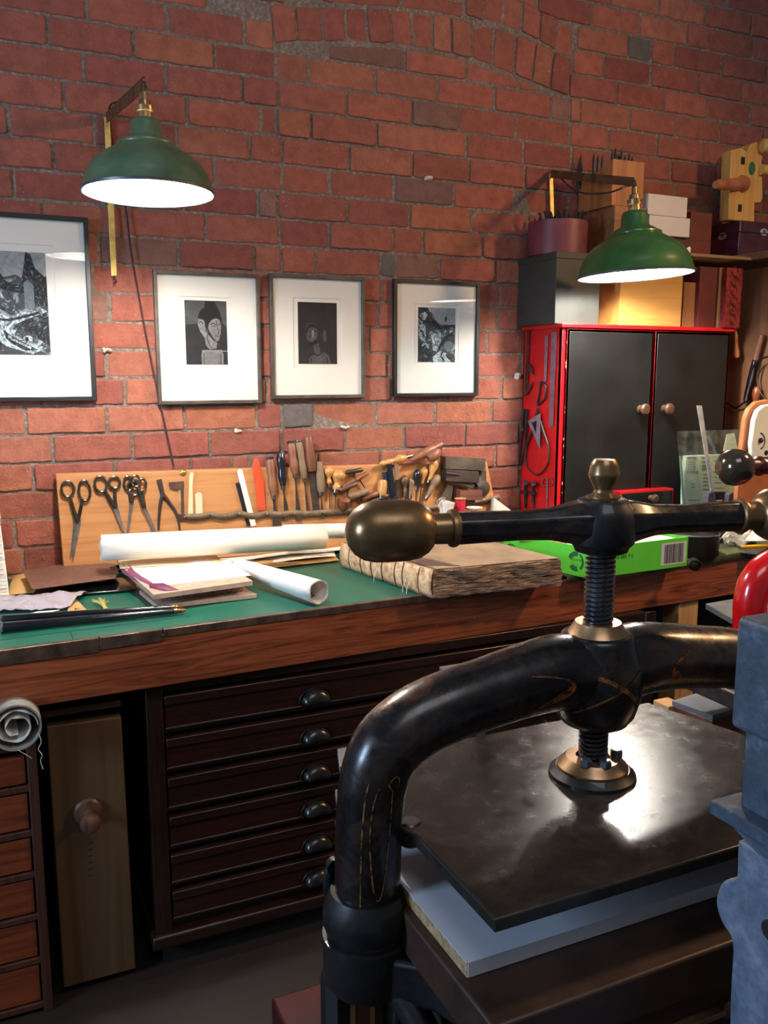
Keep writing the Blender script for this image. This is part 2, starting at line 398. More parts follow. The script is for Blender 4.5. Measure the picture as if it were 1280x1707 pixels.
g = N(t, 'ShaderNodeBsdfGlossy', Roughness=0.0); tr = N(t, 'ShaderNodeBsdfTransparent'); fr = N(t, 'ShaderNodeFresnel', IOR=1.5); ge = N(t, 'ShaderNodeNewGeometry'); mr = N(t, 'ShaderNodeMapRange'); mr.inputs[3].default_value = 1.5; mr.inputs[4].default_value = 1/1.5; t.links.new(ge.outputs['Backfacing'], mr.inputs[0]); t.links.new(mr.outputs[0], fr.inputs['IOR']); mx = N(t, 'ShaderNodeMixShader')
t.links.new(fr.outputs[0], mx.inputs[0]); t.links.new(tr.outputs[0], mx.inputs[1]); t.links.new(g.outputs[0], mx.inputs[2]); t.links.new(mx.outputs[0], t.nodes['Material Output'].inputs[0])
def ink(name, stops, sc, dist, col2=None):
    m, t, b = nt(name); v = coords(t); n = noise(t, v, sc, 7, .68, dist); t.links.new(ramp(t, n, stops), b.inputs['Base Color']); b.inputs['Roughness'].default_value = .85; return m
i_land = ink('etching_landscape', [(.34,lin((22,24,28))),(.46,lin((70,76,82))),(.52,lin((40,42,48))),(.6,lin((150,165,170))),(.72,lin((190,205,208)))], 16, 2.2)
i_sky = ink('etching_sky', [(.3,lin((120,126,126))),(.7,lin((168,174,174)))], 60, .3)
i_blk = ink('etching_black', [(.42,lin((18,19,22))),(.56,lin((40,43,47))),(.64,lin((120,130,134)))], 70, 2)
i_hair = ink('etching_hair', [(.3,lin((12,12,13))),(.7,lin((26,26,27)))], 50, 1)
i_pale = ink('etching_pale', [(.36,lin((38,42,48))),(.46,lin((112,126,132))),(.56,lin((186,204,208))),(.7,lin((212,226,228)))], 38, 2.4)
i_mid = ink('etching_mid', [(.3,lin((78,88,94))),(.7,lin((120,132,138)))], 50, 1)
i_port = ink('etching_portrait_ground', [(.35,lin((24,24,26))),(.7,lin((44,44,46)))], 22, .5)
i_skin = ink('etching_skin', [(.3,lin((86,86,86))),(.7,lin((140,140,138)))], 60, 1)
i_skin2 = ink('etching_skin_dim', [(.3,lin((50,47,46))),(.7,lin((92,88,84)))], 40, 1)
i_hl = ink('etching_highlight', [(.3,lin((120,118,114))),(.7,lin((165,162,156)))], 40, 1)
i_brn = ink('etching_brown_ground', [(.35,lin((30,24,25))),(.7,lin((46,38,39)))], 22, .5)
i_fog = ink('etching_fog', [(.35,lin((60,62,62))),(.7,lin((84,86,86)))], 22, .5)
def ell(cx_, cy_, rx, ry, n=18, a0=0, rot=0): return [(cx_+rx*math.cos(2*PI*i/n+a0)*math.cos(rot)-ry*math.sin(2*PI*i/n+a0)*math.sin(rot), cy_+rx*math.cos(2*PI*i/n+a0)*math.sin(rot)+ry*math.sin(2*PI*i/n+a0)*math.cos(rot)) for i in range(n)]
def stroke(pts, w_):
    pts = [Vector((p[0],p[1],0)) for p in pts]; sp = bez(pts, 5); L = []; Rr = []
    for i, p in enumerate(sp):
        t_ = (sp[min(i+1,len(sp)-1)]-sp[max(i-1,0)]); t_ = t_.normalized() if t_.length else Vector((1,0,0)); n_ = Vector((-t_.y, t_.x, 0))*w_
        L.append((p.x+n_.x, p.y+n_.y)); Rr.append((p.x-n_.x, p.y-n_.y))
    return L+Rr[::-1]
land = [(1,[(0,0),(1,0),(1,.22),(.75,.3),(.5,.22),(.3,.25),(.1,.1),(0,.12)]),
        (2,[(0,.3),(.12,.1),(.25,.2),(.36,.3),(.6,.32),(1,.3),(1,.38),(.6,.4),(.3,.37),(.15,.32),(0,.42)]),
        (2,[(.56,.33),(.62,.2),(.68,0),(.76,.02),(.82,.15),(1,.25),(1,.52),(.85,.55),(.7,.42)]),
        (4,[(.62,.3),(.7,.26),(.78,.32),(.78,.55),(.62,.55)]),
        (3,[(0,.5),(.2,.55),(.4,.62),(.75,.55),(.85,.52),(.98,.57),(.75,.63),(.5,.72),(.42,.8),(.6,.86),(.95,.93),(.7,.99),(.3,.92),(0,.8)]),
        (2,stroke([(.05,.62),(.25,.66),(.5,.64),(.85,.58)],.012)),(2,stroke([(.4,.74),(.6,.68),(.95,.6)],.02)),
        (2,[(.42,.74),(.62,.66),(1,.62),(1,.9),(.8,.84),(.6,.76)]),
        (2,[(.25,.76),(.45,.84),(.8,.95),(.6,.96),(.4,.9),(.28,.84)]),
        (3,stroke([(.32,.82),(.5,.88),(.68,.93)],.012)),(2,stroke([(.02,.8),(.1,.84),(.2,.9),(.1,.95)],.014)),
        (2,ell(.16,.15,.03,.05)),(3,ell(.64,.84,.08,.03)),(2,ell(.62,.845,.03,.02))]
m_bf = mt('black_frame', (34,34,36), (26,26,28), 30, .4)
m_gf = mt('grey_brown_frame', (96,88,80), (74,68,62), 30, .45, .3)
frame(-138,343,162,668, 8, m_bf, 'large black framed landscape etching at the left edge, nearest to the brass lamp strip', 15, (-110,412,85,592), [i_land,i_sky,i_blk,i_pale,i_mid],
      [(m_, [(.42+.58*u, v_) for u, v_ in pl]) for m_, pl in land])
frame(255,449,437,672, 6, m_gf, 'grey framed etching of two pale long-nosed heads on black, under the left lamp', 7, (307,500,380,608), [i_port,i_fog,i_hair,i_skin,i_hl],
      [(1,[(0,0),(.5,0),(.5,.12),(.36,.2),(.3,.36),(0,.38)]),(1,[(.72,.02),(1,0),(1,.42),(.9,.34),(.84,.16)]),
       (2,[(.49,0),(.70,0),(.74,.1),(.84,.2),(.88,.3),(.84,.34),(.6,.36),(.5,.42),(.34,.3),(.3,.26),(.36,.16),(.47,.1)]),
       (3,[(.31,.28),(.44,.30),(.49,.38),(.53,.50),(.44,.57),(.35,.48),(.30,.38)]),(2,stroke([(.32,.35),(.38,.33),(.43,.36)],.006)),(2,stroke([(.47,.36),(.50,.46),(.47,.54)],.01)),
       (3,[(.48,.48),(.56,.54),(.66,.62),(.75,.65),(.73,.74),(.57,.76),(.48,.70),(.45,.58)]),
       (3,[(.56,.36),(.64,.29),(.74,.27),(.82,.29),(.86,.38),(.845,.50),(.80,.61),(.74,.635),(.65,.58),(.57,.48),(.545,.42)]),
       (2,stroke([(.745,.30),(.765,.42),(.80,.50),(.76,.515)],.007)),(2,stroke([(.60,.37),(.67,.35),(.73,.37)],.007)),(2,stroke([(.62,.40),(.67,.385),(.72,.40)],.004)),(2,stroke([(.79,.37),(.82,.36),(.85,.38)],.005)),(2,stroke([(.70,.555),(.76,.545),(.81,.55)],.006)),(2,stroke([(.58,.48),(.64,.56),(.72,.61)],.004)),
       (2,stroke([(.51,.52),(.54,.64),(.60,.73)],.007)),
       (3,[(.39,.77),(.86,.765),(.90,.84),(.89,1),(.37,1),(.36,.86)]),(2,stroke([(.43,.83),(.42,.92),(.44,1)],.008)),(2,stroke([(.82,.83),(.83,.92),(.82,1)],.008)),(4,[(.38,.778),(1,.778),(1,.790),(.38,.790)])])
frame(449,455,609,663, 6, m_gf, 'grey-brown framed etching of one dim bowed head on brown-black, third frame from the left', 8, (496,503,562,607), [i_brn,i_brn,i_hair,i_skin2,i_skin],
      [(3,[(.20,.40),(.26,.34),(.36,.33),(.46,.38),(.50,.48),(.48,.60),(.42,.68),(.32,.70),(.24,.64),(.19,.52)]),(2,[(.2,.42),(.27,.35),(.37,.34),(.46,.39),(.47,.42),(.36,.40),(.27,.42),(.24,.5),(.2,.52)]),
       (2,[(.24,.60),(.3,.64),(.38,.64),(.46,.58),(.46,.66),(.38,.71),(.28,.70)]),(4,[(.33,.46),(.40,.45),(.41,.56),(.36,.58)]),(2,stroke([(.27,.48),(.31,.465),(.34,.48)],.008)),(2,stroke([(.41,.47),(.44,.46),(.47,.48)],.008)),
       (3,[(.38,.69),(.52,.66),(.57,.82),(.42,.84)]),(3,[(.26,.90),(.42,.84),(.66,.80),(.78,.86),(.85,1),(.26,1)]),(3,ell(.68,.54,.05,.10)),(2,stroke([(.42,.83),(.50,.86),(.58,.82)],.010)),(2,stroke([(.31,.9),(.33,.96),(.32,1)],.008)),(2,stroke([(.72,.88),(.74,.95),(.75,1)],.010))])
frame(657,464,797,660, 6, m_bf, 'small black framed landscape etching, rightmost frame by the red cabinet', 6, (697,512,758,604), [i_land,i_sky,i_blk,i_pale,i_mid],
      [(1,[(.3,0),(1,0),(1,.3),(.6,.3),(.45,.22)]),(2,[(0,0),(.25,0),(.38,.2),(.6,.32),(1,.3),(1,.4),(.5,.4),(.3,.3),(.1,.25),(0,.2)]),(3,ell(.17,.14,.12,.09)),(2,stroke([(.05,.1),(.17,.06),(.28,.14),(.2,.22)],.02)),(3,ell(.12,.45,.1,.15)),(2,stroke([(.05,.42),(.12,.45),(.16,.55)],.02)),
       (3,[(.35,.48),(.6,.45),(.62,.6),(.5,.8),(.4,.78)]),(2,[(0,.6),(.15,.62),(.35,.8),(.4,.95),(.2,1),(0,1)]),(3,[(.4,.9),(.6,.78),(.8,.85),(.9,1),(.4,1)]),(2,stroke([(.55,.75),(.75,.55),(.95,.45)],.03)),
       (4,ell(.82,.7,.14,.09)),(2,stroke([(.66,.8),(.62,.88),(.7,.97)],.02)),(2,ell(.74,.2,.03,.05)),(2,stroke([(.75,.85),(.85,.93),(1,.95)],.025)),(3,stroke([(.1,.7),(.2,.66),(.27,.75)],.02))])

# ================================================================ the two green enamel wall lamps
m_green = mt('green_enamel', (50,98,46), (40,80,38), 12, .3, coat=.3, bmp=.04)
m_enw, t, b = nt('white_enamel'); b.inputs['Base Color'].default_value = (.92,.92,.9,1); b.inputs['Roughness'].default_value = .35
m_bulb, t, b = nt('lit_bulb'); b.inputs['Emission Color'].default_value = (1,.95,.88,1); b.inputs['Emission Strength'].default_value = 40
m_flex = mt('brown_flex', (66,30,36), (44,20,26), 200, .8)
def lamp(rim_c, rad, ax, hk, energy, gcol, lab):
    t_ = thing('wall_lamp', rim_c, lab, 'lamp', None)
    ax = Vector(ax).normalized()
    k = rad/.152*hk
    outer = [(0,1.0),(.004,1.01),(.008,.985),(.028,.95),(.046,.90),(.062,.83),(.076,.73),(.088,.61),(.098,.50),(.103,.45),(.105,.455),(.110,.445),(.112,.41),(.119,.34),(.124,.27),(.129,.24),(.155,.225),(.163,.20),(.165,.17)]
    o_ = [(h*k, r*rad) for h, r in outer]
    q = MB(); q.lathe(rim_c, ax, o_, 56, cap=False); q.build('shade', gcol, t_, smooth=50)
    q = MB(); q.lathe(rim_c, ax, [(h-.0015, r-.004) for h, r in o_ if h < .15*k], 56, cap=False); sh = q.build('shade_lining', m_enw, t_, smooth=50)
    q = MB(); q.lathe(rim_c, ax, [(-.001,rad*.975),(-.003,rad*.99),(-.002,rad*1.008),(.003,rad*1.012),(.005,rad*1.0)], 56, cap=False); q.build('rim', mt('enamel_rim',(88,96,100),(70,78,82),20,.4,.3), t_)
    top = Vector(rim_c)+ax*(.165*k)
    s = k*.64
    q = MB(); q.lathe(top-ax*.004, ax, [(0,.03*s),(.004,.03*s),(.006,.026*s),(.03*s,.025*s),(.033*s,.03*s),(.05*s,.031*s),(.053*s,.022*s),(.07*s,.02*s),(.074*s,.012*s),(.1*s,.011*s),(.104*s,.006*s)], 24); q.build('lamp_holder', m_brass, t_)
    q = MB(); q.lathe(Vector(rim_c)+ax*.084*k, ax, [(0,.005),(.004,.014),(.012,.02),(.024,.02),(.036,.014),(.06,.012)], 20); q.build('bulb', m_bulb, t_)
    l = bpy.data.lights.new('bulb_light', 'POINT'); l.energy = energy; l.color = (1,.93,.84); l.shadow_soft_size = .03
    o = bpy.data.objects.new('bulb_light', l); C.objects.link(o); o.parent = t_; o.location = ax*.05*k
    return t_, top+ax*.1*s
L1, top1 = lamp(CAM+ray(248,322)*2.06, .153, (0,.02,1), 1, 47, mt('dusty_green_enamel',(84,108,82),(62,86,62),12,.38,coat=.15,bmp=.04), 'dusty green enamel wall lamp above the framed prints, nearer of the two')
L2, top2 = lamp(CAM+ray(1059,459)*2.80, .183, (-.045,.03,1), 1, 34, m_green, 'green enamel wall lamp hanging in front of the boxes over the red cabinet')
for o_, (a, b_, c_) in ((L1, ((178,196),(190,460),top1)), (L2, ((918,290),(921,400),top2))):
    p0, p1 = W(*a, -.012), W(*b_, -.012); q = MB()
    wv = Vector((.0085,0,0)); q.hexa([p0-wv+Vector((0,-.003,0)),p0+wv+Vector((0,-.003,0)),p0+wv,p0-wv],[p1-wv+Vector((0,-.003,0)),p1+wv+Vector((0,-.003,0)),p1+wv,p1-wv]); q.build('wall_strip', mt('lacquered_brass',(226,196,110),(150,118,60),24,.45,.5,lo=.4,hi=.75), o_, bevel=.001)
    q = MB(); e = c_+Vector((0,0,.012)); d_ = (e-p0); up_ = Vector((0,0,.014)); s_ = Vector((0,0,1)).cross(d_).normalized()*.0025
    q.hexa([p0-s_-up_,p0+s_-up_,p0+s_+up_,p0-s_+up_],[e-s_-up_,e+s_-up_,e+s_+up_,e-s_+up_]); q.build('arm', mt('arm_brass',(120,92,60),(80,60,44),24,.45,.6), o_, bevel=.001)
    q = MB(); q.tube([c_-Vector((0,0,.01)), c_+Vector((.004,0,.006)), c_+Vector((0,.004,.018)), e+Vector((0,0,.008))], .004, 8); q.build('hook', m_darkm, o_)
    if o_ is L1:
        q = MB(); q.tube(bez([e+Vector((-.0,.0,.016)), p0.lerp(e,.75)+Vector((.008,.0,.022)), p0.lerp(e,.35)+Vector((.006,0,.020)), p0+Vector((.006,-.004,.012)), W(200,300,-.012), W(210,350,-.012), W(222,440,-.012), W(252,600,-.012), W(290,778,-.03)],6), .0028, 8)
        q.tube([p1, p1+Vector((0,-.006,-.01)), p1+Vector((.006,-.008,-.016)), p1+Vector((-.003,-.004,-.024))], .003, 8, 0)
        q.build('flex', m_flex, o_)
    else:
        q = MB(); q.tube(bez([p0+Vector((.004,-.006,.012)), p0.lerp(c_,.35)+Vector((0,0,-.045)), p0.lerp(c_,.7)+Vector((0,0,-.035)), c_+Vector((-.02,0,.0)), c_-Vector((0,0,.005))],6), .003, 8); q.build('flex', m_flex, o_)
# ================================================================ the long work bench
def FY(x): return -.748+.043*x                # its front edge is not quite parallel to the wall
TOP = .93
m_bench = wood('bench_fir', (158,84,48), (78,34,20), 'x', 36, .42, coat=.25, bmp=.35, dist=2.2, c3=(176,98,58))
m_greenmat = mt('green_cutting_mat', (14,92,76), (10,80,66), 5, .42, bmp=.04, bsc=200)
bench = thing('work_bench', (.9,-.4,0), 'long fir work bench with a green cutting top along the brick wall', 'workbench')
def sl(x0, x1, d0, z0, z1, d1=None):          # slab between the front line shifted by d0 and the wall (or shifted by d1)
    a = [(x0,FY(x0)+d0,z0),(x1,FY(x1)+d0,z0)]
    a += [(x1,-.012,z0),(x0,-.012,z0)] if d1 is None else [(x1,FY(x1)+d1,z0),(x0,FY(x0)+d1,z0)]
    return a, [(x,y,z1) for x,y,z in a]
q = MB(); q.hexa(*sl(-.7,3.3,.02,.79,TOP-.004)); q.build('bench_top', m_bench, bench, bevel=.002)
q = MB(); q.hexa(*sl(-.7,3.3,0,.785,TOP-.012,.022)); q.build('front_rail', m_bench, bench, bevel=.003)
q = MB(); q.hexa(*sl(-.7,1.62,.012,TOP-.004,TOP)); tag(q.build('cutting_surface', m_greenmat, bench, bevel=.0005),'green cutting surface let into the bench top')
q = MB(); q.box((.155,-.739,TOP),(.157,-.66,TOP+.0006)); q.hexa(*[[(x,y,z) for x,y,z in s_] for s_ in sl(.0,.45,.085,TOP,TOP+.0006,.087)]); q.build('mat_seam', m_dark, bench, smooth=0)
m_strip = mt('worn_edge_strip', (112,92,76), (66,52,44), 26, .32, .35, bmp=.15, lo=.3, hi=.7)
for x0, x1, hh in ((-.7,.213,.036),(.215,.363,.03),(.365,1.5,.02)):
    q = MB(); q.hexa(*sl(x0,x1,-.003,TOP-hh,TOP+.001,.014)); q.build('edge_strip', m_strip, bench, bevel=.002)
m_cloth = mt('olive_cloth', (74,80,48), (56,62,38), 18, .9, bmp=.3, bsc=60)
q = MB(); vs = []; nx, ny = 30, 10
for i in range(nx+1):
    for j in range(ny+1):
        x = 1.60+1.6*i/nx; y = (FY(x)-.006)*(1-j/ny)+(-.03)*(j/ny); z = TOP+.003+.003*math.sin(x*19+j)*math.sin(j*.9+1)
        vs.append((x,y,z))
vs2 = [(x,y-.002 if j else y-.004,z) for j,(x,y,z) in enumerate([])]
fs = [(i*(ny+1)+j,(i+1)*(ny+1)+j,(i+1)*(ny+1)+j+1,i*(ny+1)+j+1) for i in range(nx) for j in range(ny)]
n0 = len(vs)
for i in range(nx+1):
    x = 1.60+1.6*i/nx; vs.append((x, FY(x)-.010, TOP-.012-.01*abs(math.sin(i*.7))))
fs += [(n0+i,n0+i+1,(i+1)*(ny+1),i*(ny+1)) for i in range(nx)]
q.add(vs, fs); tag(q.build('bench_cloth', m_cloth, None, solid=.002), 'olive green cloth spread over the right half of the bench', 'cloth')
# legs and back frame of the bench
q = MB(); a = W(1125,1012,-.62); q.box((2.105,-.64,0),(2.19,-.56,.79)); q.build('leg', m_pale, bench, bevel=.003)
q = MB(); q.box((-.65,-.64,0),(-.55,-.54,.79)); q.build('leg', m_bench, bench, bevel=.003)
q = MB(); q.box((-.7,-.10,0),(3.2,-.06,.79)); q.build('back_panel', m_dark, bench)

# ---------------------------------------------------------------- six-drawer chest under the bench
m_mah = wood('dark_mahogany', (44,20,16), (24,11,10), 'x', 60, .34, coat=.35, bmp=.12)
m_mahz = wood('dark_mahogany_upright', (42,21,17), (24,12,10), 'z', 60, .36, coat=.3, bmp=.12)
YC = -.70
ch = thing('drawer_chest', (1.1,-.42,0), 'dark mahogany plan chest with six shallow drawers under the bench', 'drawers')
cx0, cx1 = .32, 1.95
q = MB(); q.box((cx0,YC,.10),(cx0+.042,-.12,.785)); q.box((cx1-.042,YC,.10),(cx1,-.12,.785)); q.box((cx0,YC+.002,.757),(cx1,-.12,.785)); q.box((cx0,-.13,.1),(cx1,-.12,.78)); q.box((cx0,YC+.02,.10),(cx1,-.12,.118)); q.build('body', m_mahz, ch, bevel=.002)
q = MB(); q.box((cx0-.012,YC-.016,.062),(cx1+.012,-.11,.10)); q.build('plinth_moulding', m_mah, ch, bevel=.008, seg=3)
q = MB(); q.box((cx0+.02,YC+.03,0),(cx1-.02,-.12,.062)); q.build('plinth', m_dark, ch)
zt = .752; tops = [.752,.638,.531,.424,.318,.215]; bots = [.654,.547,.44,.334,.231,.128]
m_cup = mt('blackened_cup_pull', (66,64,62), (40,38,38), 30, .24, .7)
for i, (a, b_) in enumerate(zip(tops, bots)):
    # rail
    dr = MB(); x0, x1 = cx0+.046, cx1-.046
    dr.box((x0,YC+.004,b_),(x1,YC+.35,a-.006))
    dr.box((x0,YC-.003,a-.030),(x1,YC+.006,a-.006)); dr.box((x0,YC-.0005,b_),(x1,YC+.006,b_+.008))
    d = dr.build('drawer', m_mah, ch, bevel=.0025)
    rl = MB(); rl.box((cx0+.04,YC+.006,b_-.008),(cx1-.04,YC+.02,b_-.001)); rl.build('rail', m_mahz, ch, bevel=.001)
    for xc in (W(526,1170,YC).x, 1.52):
        zc = (a-.03+b_)/2-.004; n = 14
        q2 = MB()
        # half-dome cup: rings from the back plate to the front lip
        rings = []
        for v_ in range(7):
            ph = v_/6*PI/2; rings.append([(xc+(.042*math.cos(PI*u/n))*(.60+.40*math.cos(ph)), YC-.001-.026*math.sin(ph), zc-.014+(.036*math.sin(PI*u/n))*max(math.cos(ph),.0)) for u in range(n+1)])
        vv = [p for r_ in rings for p in r_]; ff = [(r_*(n+1)+u,r_*(n+1)+u+1,(r_+1)*(n+1)+u+1,(r_+1)*(n+1)+u) for r_ in range(6) for u in range(n)]
        q2.add(vv, ff); q2.tube([(xc-.047,YC-.002,zc-.015),(xc-.044,YC-.002,zc),(xc-.032,YC-.002,zc+.015),(xc,YC-.002,zc+.025),(xc+.032,YC-.002,zc+.015),(xc+.044,YC-.002,zc),(xc+.047,YC-.002,zc-.015)], .0022, 6)
        q2.build('cup_pull', m_cup, d, solid=.0015)

# ---------------------------------------------------------------- small orange-brown drawers at the left edge
m_orw = wood('orange_stained_drawer', (122,58,28), (84,36,18), 'x', 40, .45, coat=.1, bmp=.1)
m_frw = wood('brown_case_wood', (70,40,28), (44,26,19), 'z', 50, .5, bmp=.1)
sc_ = thing('small_drawer_cabinet', (-.15,-.5,0), 'narrow cabinet of orange-stained drawers at the left under the bench', 'drawers')
xr = W(78,1500,-.72).x+.0; xr = .06
q = MB(); q.box((xr-.022,-.742,0),(xr,-.2,.70)); q.box((-.42,-.742,0),(-.398,-.2,.70)); q.box((-.42,-.737,.68),(xr,-.2,.70)); q.box((-.40,-.22,0),(xr,-.2,.7)); 
zs = [.675,.585,.472,.365,.255,.14,.02]
for z_ in zs[1:]: q.box((-.40,-.740,z_-.008),(xr-.02,-.3,z_+.008))
q.build('case', m_frw, sc_, bevel=.002)
for a, b_ in zip(zs, zs[1:]):
    q = MB(); q.box((-.392,-.736,b_+.012),(xr-.026,-.3,a-.012)); d = q.build('drawer', m_orw, sc_, bevel=.002)
    q = MB(); q.lathe((-.17,-.736,(a+b_)/2), (0,-1,0), [(0,.008),(.01,.007),(.016,.014),(.024,.013),(.027,.006)], 16); q.build('knob', m_knob, d)

# ---------------------------------------------------------------- recessed board with a turned knob
a, b_ = W(78,1212,-.70), W(202,1195,-.70); c_ = W(90,1700,-.70)
kb = thing('tall_box', ((a.x+b_.x)/2,-.5,0), 'tall pale plywood box front with one turned knob, standing under the bench', 'box')
m_ply = wood('old_plywood', (84,62,38), (62,45,28), 'z', 14, .6, bmp=.05, c3=(92,70,43))
q = MB(); q.hexa([(a.x,-.70,.02),(b_.x+.005,-.70,.02),(b_.x+.005,-.12,.02),(a.x,-.12,.02)],[(a.x,-.70,a.z),(b_.x,-.70,b_.z),(b_.x,-.12,b_.z),(a.x,-.12,a.z)]); q.build('front_board', m_ply, kb, bevel=.003)
k = W(146,1352,-.70); q = MB(); q.lathe(k, (0,-1,0), [(0,.034),(.006,.035),(.012,.03),(.016,.014),(.045,.013),(.055,.022),(.066,.025),(.076,.022),(.081,.012)], 28); q.build('knob', m_knob, kb)
q = MB(); 
for i in range(6):
    c = W(151,1404+i*11,-.7005); q.box((c.x-.003,-.702,c.z-.001),(c.x+.003,-.6995,c.z+.0005))
q.build('scale_marks', m_dark, kb, smooth=0)
q = MB(); e = W(75,1190,-.69); q.box((e.x-.02,-.70,e.z-.006),(W(200,1165,-.69).x,-.12,e.z+.010)); tag(q.build('shelf_board', m_frw, None), 'brown board lying on top of the tall plywood box', 'board')

# ---------------------------------------------------------------- roll of canvas in a tube, end sticking out under the bench rail
c = W(27,1214,-.80); tb = thing('cardboard_tube', c-Vector((0,0,.06)), 'grey cardboard tube with a rolled canvas sticking out under the bench edge', 'tube')
ax = Vector((0,1,0)); q = MB(); r0 = .062; sc = depth(c)/FPX; r0 = 40*sc
q.lathe(c, ax, [(0,r0),(.28,r0),(.28,r0-.004),(0,r0-.004),(0,r0)], 40, cap=False); q.build('tube', mt('grey_tube',(150,148,140),(110,108,102),20,.6), tb)
q = MB(); sp = []
for i in range(60):
    th = i*.19; r_ = r0*.86-(i/60)*r0*.55; sp.append(Vector((c.x+math.cos(th)*r_, 0, c.z+math.sin(th)*r_*.95-.002)))
vs = []; fs = []
for i, p in enumerate(sp):
    vs += [(p.x, c.y+.004+.004*math.sin(i*.9), p.z), (p.x, c.y+.22, p.z)]
fs = [(2*i,2*i+1,2*i+3,2*i+2) for i in range(len(sp)-1)]; q.add(vs, fs); q.build('rolled_canvas', mt('raw_canvas',(214,210,200),(180,176,168),40,.85,bmp=.2), tb, solid=.0025)
q = MB(); e = c+Vector((r0*.85,-.004,-.02)); q.tube(bez([e, e+Vector((.004,0,-.02)), e+Vector((-.003,-.002,-.035)), e+Vector((.004,-.003,-.05)), e+Vector((0,-.003,-.064)), e+Vector((.004,-.002,-.085))],5), .0006, 5)
q.tube(bez([c+Vector((.0,-.004,-.05)), c+Vector((.02,-.008,-.066)), c+Vector((.028,-.006,-.075))],5), .0005, 5)
q.build('loose_thread', m_cream, tb)
# ================================================================ leaning tool board
def BP(px, py, off=0.0):                      # the tilted face of the board
    d = ray(px, py); k = .145                 # y = -.032 - k*(1.245 - z) - off
    # CAM.y + d.y t = -.032 - off - k*(1.245 - CAM.z - d.z t)
    t = (-.032-off-k*(1.245-CAM.z)-CAM.y)/(d.y-k*d.z); return CAM+d*t
BN = Vector((0,-1,.145)).normalized()*-1; BN = Vector((0,-1,0))
def bsc(px, py): return depth(BP(px,py))/FPX
q = MB(); TL,TR_,BRr,BL = BP(93,791), BP(812,770), BP(836,893), BP(106,951)
back = Vector((0,.016,.003)); q.hexa([p+back for p in (TL,TR_,BRr,BL)], [TL,TR_,BRr,BL])
tag(q.build('tool_board', m_tan, None, bevel=.003), 'long tan wooden tool board leaning against the brick wall at the back of the bench', 'board')
# tacks, strap
m_leather = mt('strap_leather', (124,102,74), (92,74,54), 30, .6, bmp=.2)
stp = [(308,862),(330,861),(352,859),(374,861),(398,857),(420,860),(444,857),(466,857),(490,856),(514,856),(540,855),(560,853),(582,853),(610,852),(640,851),(700,848),(730,846),(760,843),(790,838),(806,834),(832,830)]
st = thing('leather_strap', BP(560,858,.01), 'brown leather strap studded along the tool board holding the tools', 'strap')
pts = bez([BP(x,y+(.7 if i%2 else -.5),.010+(.003 if i%2 else .0)) for i,(x,y) in enumerate(stp)], 4)
q = MB(); h = .0105; vs = []; 
for p in pts: vs += [p+Vector((0,0,h)), p-Vector((0,0,h))]
q.add(vs, [(2*i,2*i+1,2*i+3,2*i+2) for i in range(len(pts)-1)]); q.build('strap_band', m_leather, st, solid=.0018)
for x, y in stp:
    q = MB(); q.lathe(BP(x,y,.012), (0,-1,0), [(-.006,.0045),(0,.005),(.003,.004),(.0045,.0015)], 12); q.build('stud', m_steel, st)
def bt(q, pts, r, off=.008, seg=10, flat=1.0, mi=0, r_px=True, smooth=0):
    P = [BP(x,y,off) for x,y in pts]; 
    if smooth: P = bez(P, smooth)
    s = bsc(*pts[0]); rr = [v*s for v in (r if isinstance(r,(list,tuple)) else [r]*len(pts))]
    if smooth: rr = lerps(rr, len(P))
    q.tube(P, rr, seg, mi, flat=flat, up=(0,-1,0)); return q
def flatp(q, pts, off=.004, th=.0015, mi=0):
    P = [BP(x,y,off) for x,y in pts]; q.prism(P, (0,-th,0), mi); return q
def ringp(q, cx_, cy_, rx, ry, w_, rot=0, off=.008):
    P = []
    for i in range(20):
        a = 2*PI*i/20; x = rx*math.cos(a); y = ry*math.sin(a)
        P.append(BP(cx_+x*math.cos(rot)-y*math.sin(rot), cy_+x*math.sin(rot)+y*math.cos(rot), off))
    q.tube(P, w_*bsc(cx_,cy_), 8, closed=True, up=(0,-1,0))
def hung(name, lab, cat, x, y, grp=None): return thing(name, BP(x,y,.01), lab, cat, grp)
m_scis = mt('blackened_handle_steel', (74,68,60), (38,35,33), 20, .3, .6)
def scissors(r1, r2, piv, tip1, tip2, lab, bw=5, off=.006):
    t_ = hung('scissors', lab, 'scissors', *piv)
    for (cx_,cy_,rx,ry,rot), tip, sg in ((r1,tip1,1),(r2,tip2,-1)):
        q = MB(); ringp(q, cx_, cy_, rx, ry, 2.2, rot, off+.004)
        dx = piv[0]-cx_; dy = piv[1]-cy_; L = math.hypot(dx,dy); ux, uy = dx/L, dy/L
        bt(q, [(cx_+ux*ry*.95, cy_+uy*ry*.95), (cx_+dx*.6, cy_+dy*.62), (piv[0],piv[1])], [2.4,3,3.6], off+.003, smooth=4)
        q.build('handle', m_scis, t_)
        tx, ty = tip[0]-piv[0], tip[1]-piv[1]; L = math.hypot(tx,ty); nx, ny = -ty/L, tx/L
        b = MB(); flatp(b, [(piv[0]-nx*bw,piv[1]-ny*bw-6),(piv[0]+nx*bw,piv[1]+ny*bw-6),(piv[0]+nx*bw*.8,piv[1]+ny*bw*.8),(tip[0]+nx*1.2,tip[1]+ny*1.2),(tip[0]-nx*1.2,tip[1]-ny*1.2),(piv[0]-nx*bw*.9,piv[1]-ny*bw*.9)], off+(.002 if sg > 0 else 0), .0018)
        b.build('blade', mt('worn_blade',(138,132,128),(102,96,92),30,.35,.5), t_, smooth=0)
    q = MB(); q.lathe(BP(*piv,off+.003), (0,-1,0), [(0,.005),(.003,.005),(.005,.002)], 12); q.build('pivot_screw', m_steel, t_)
    return t_
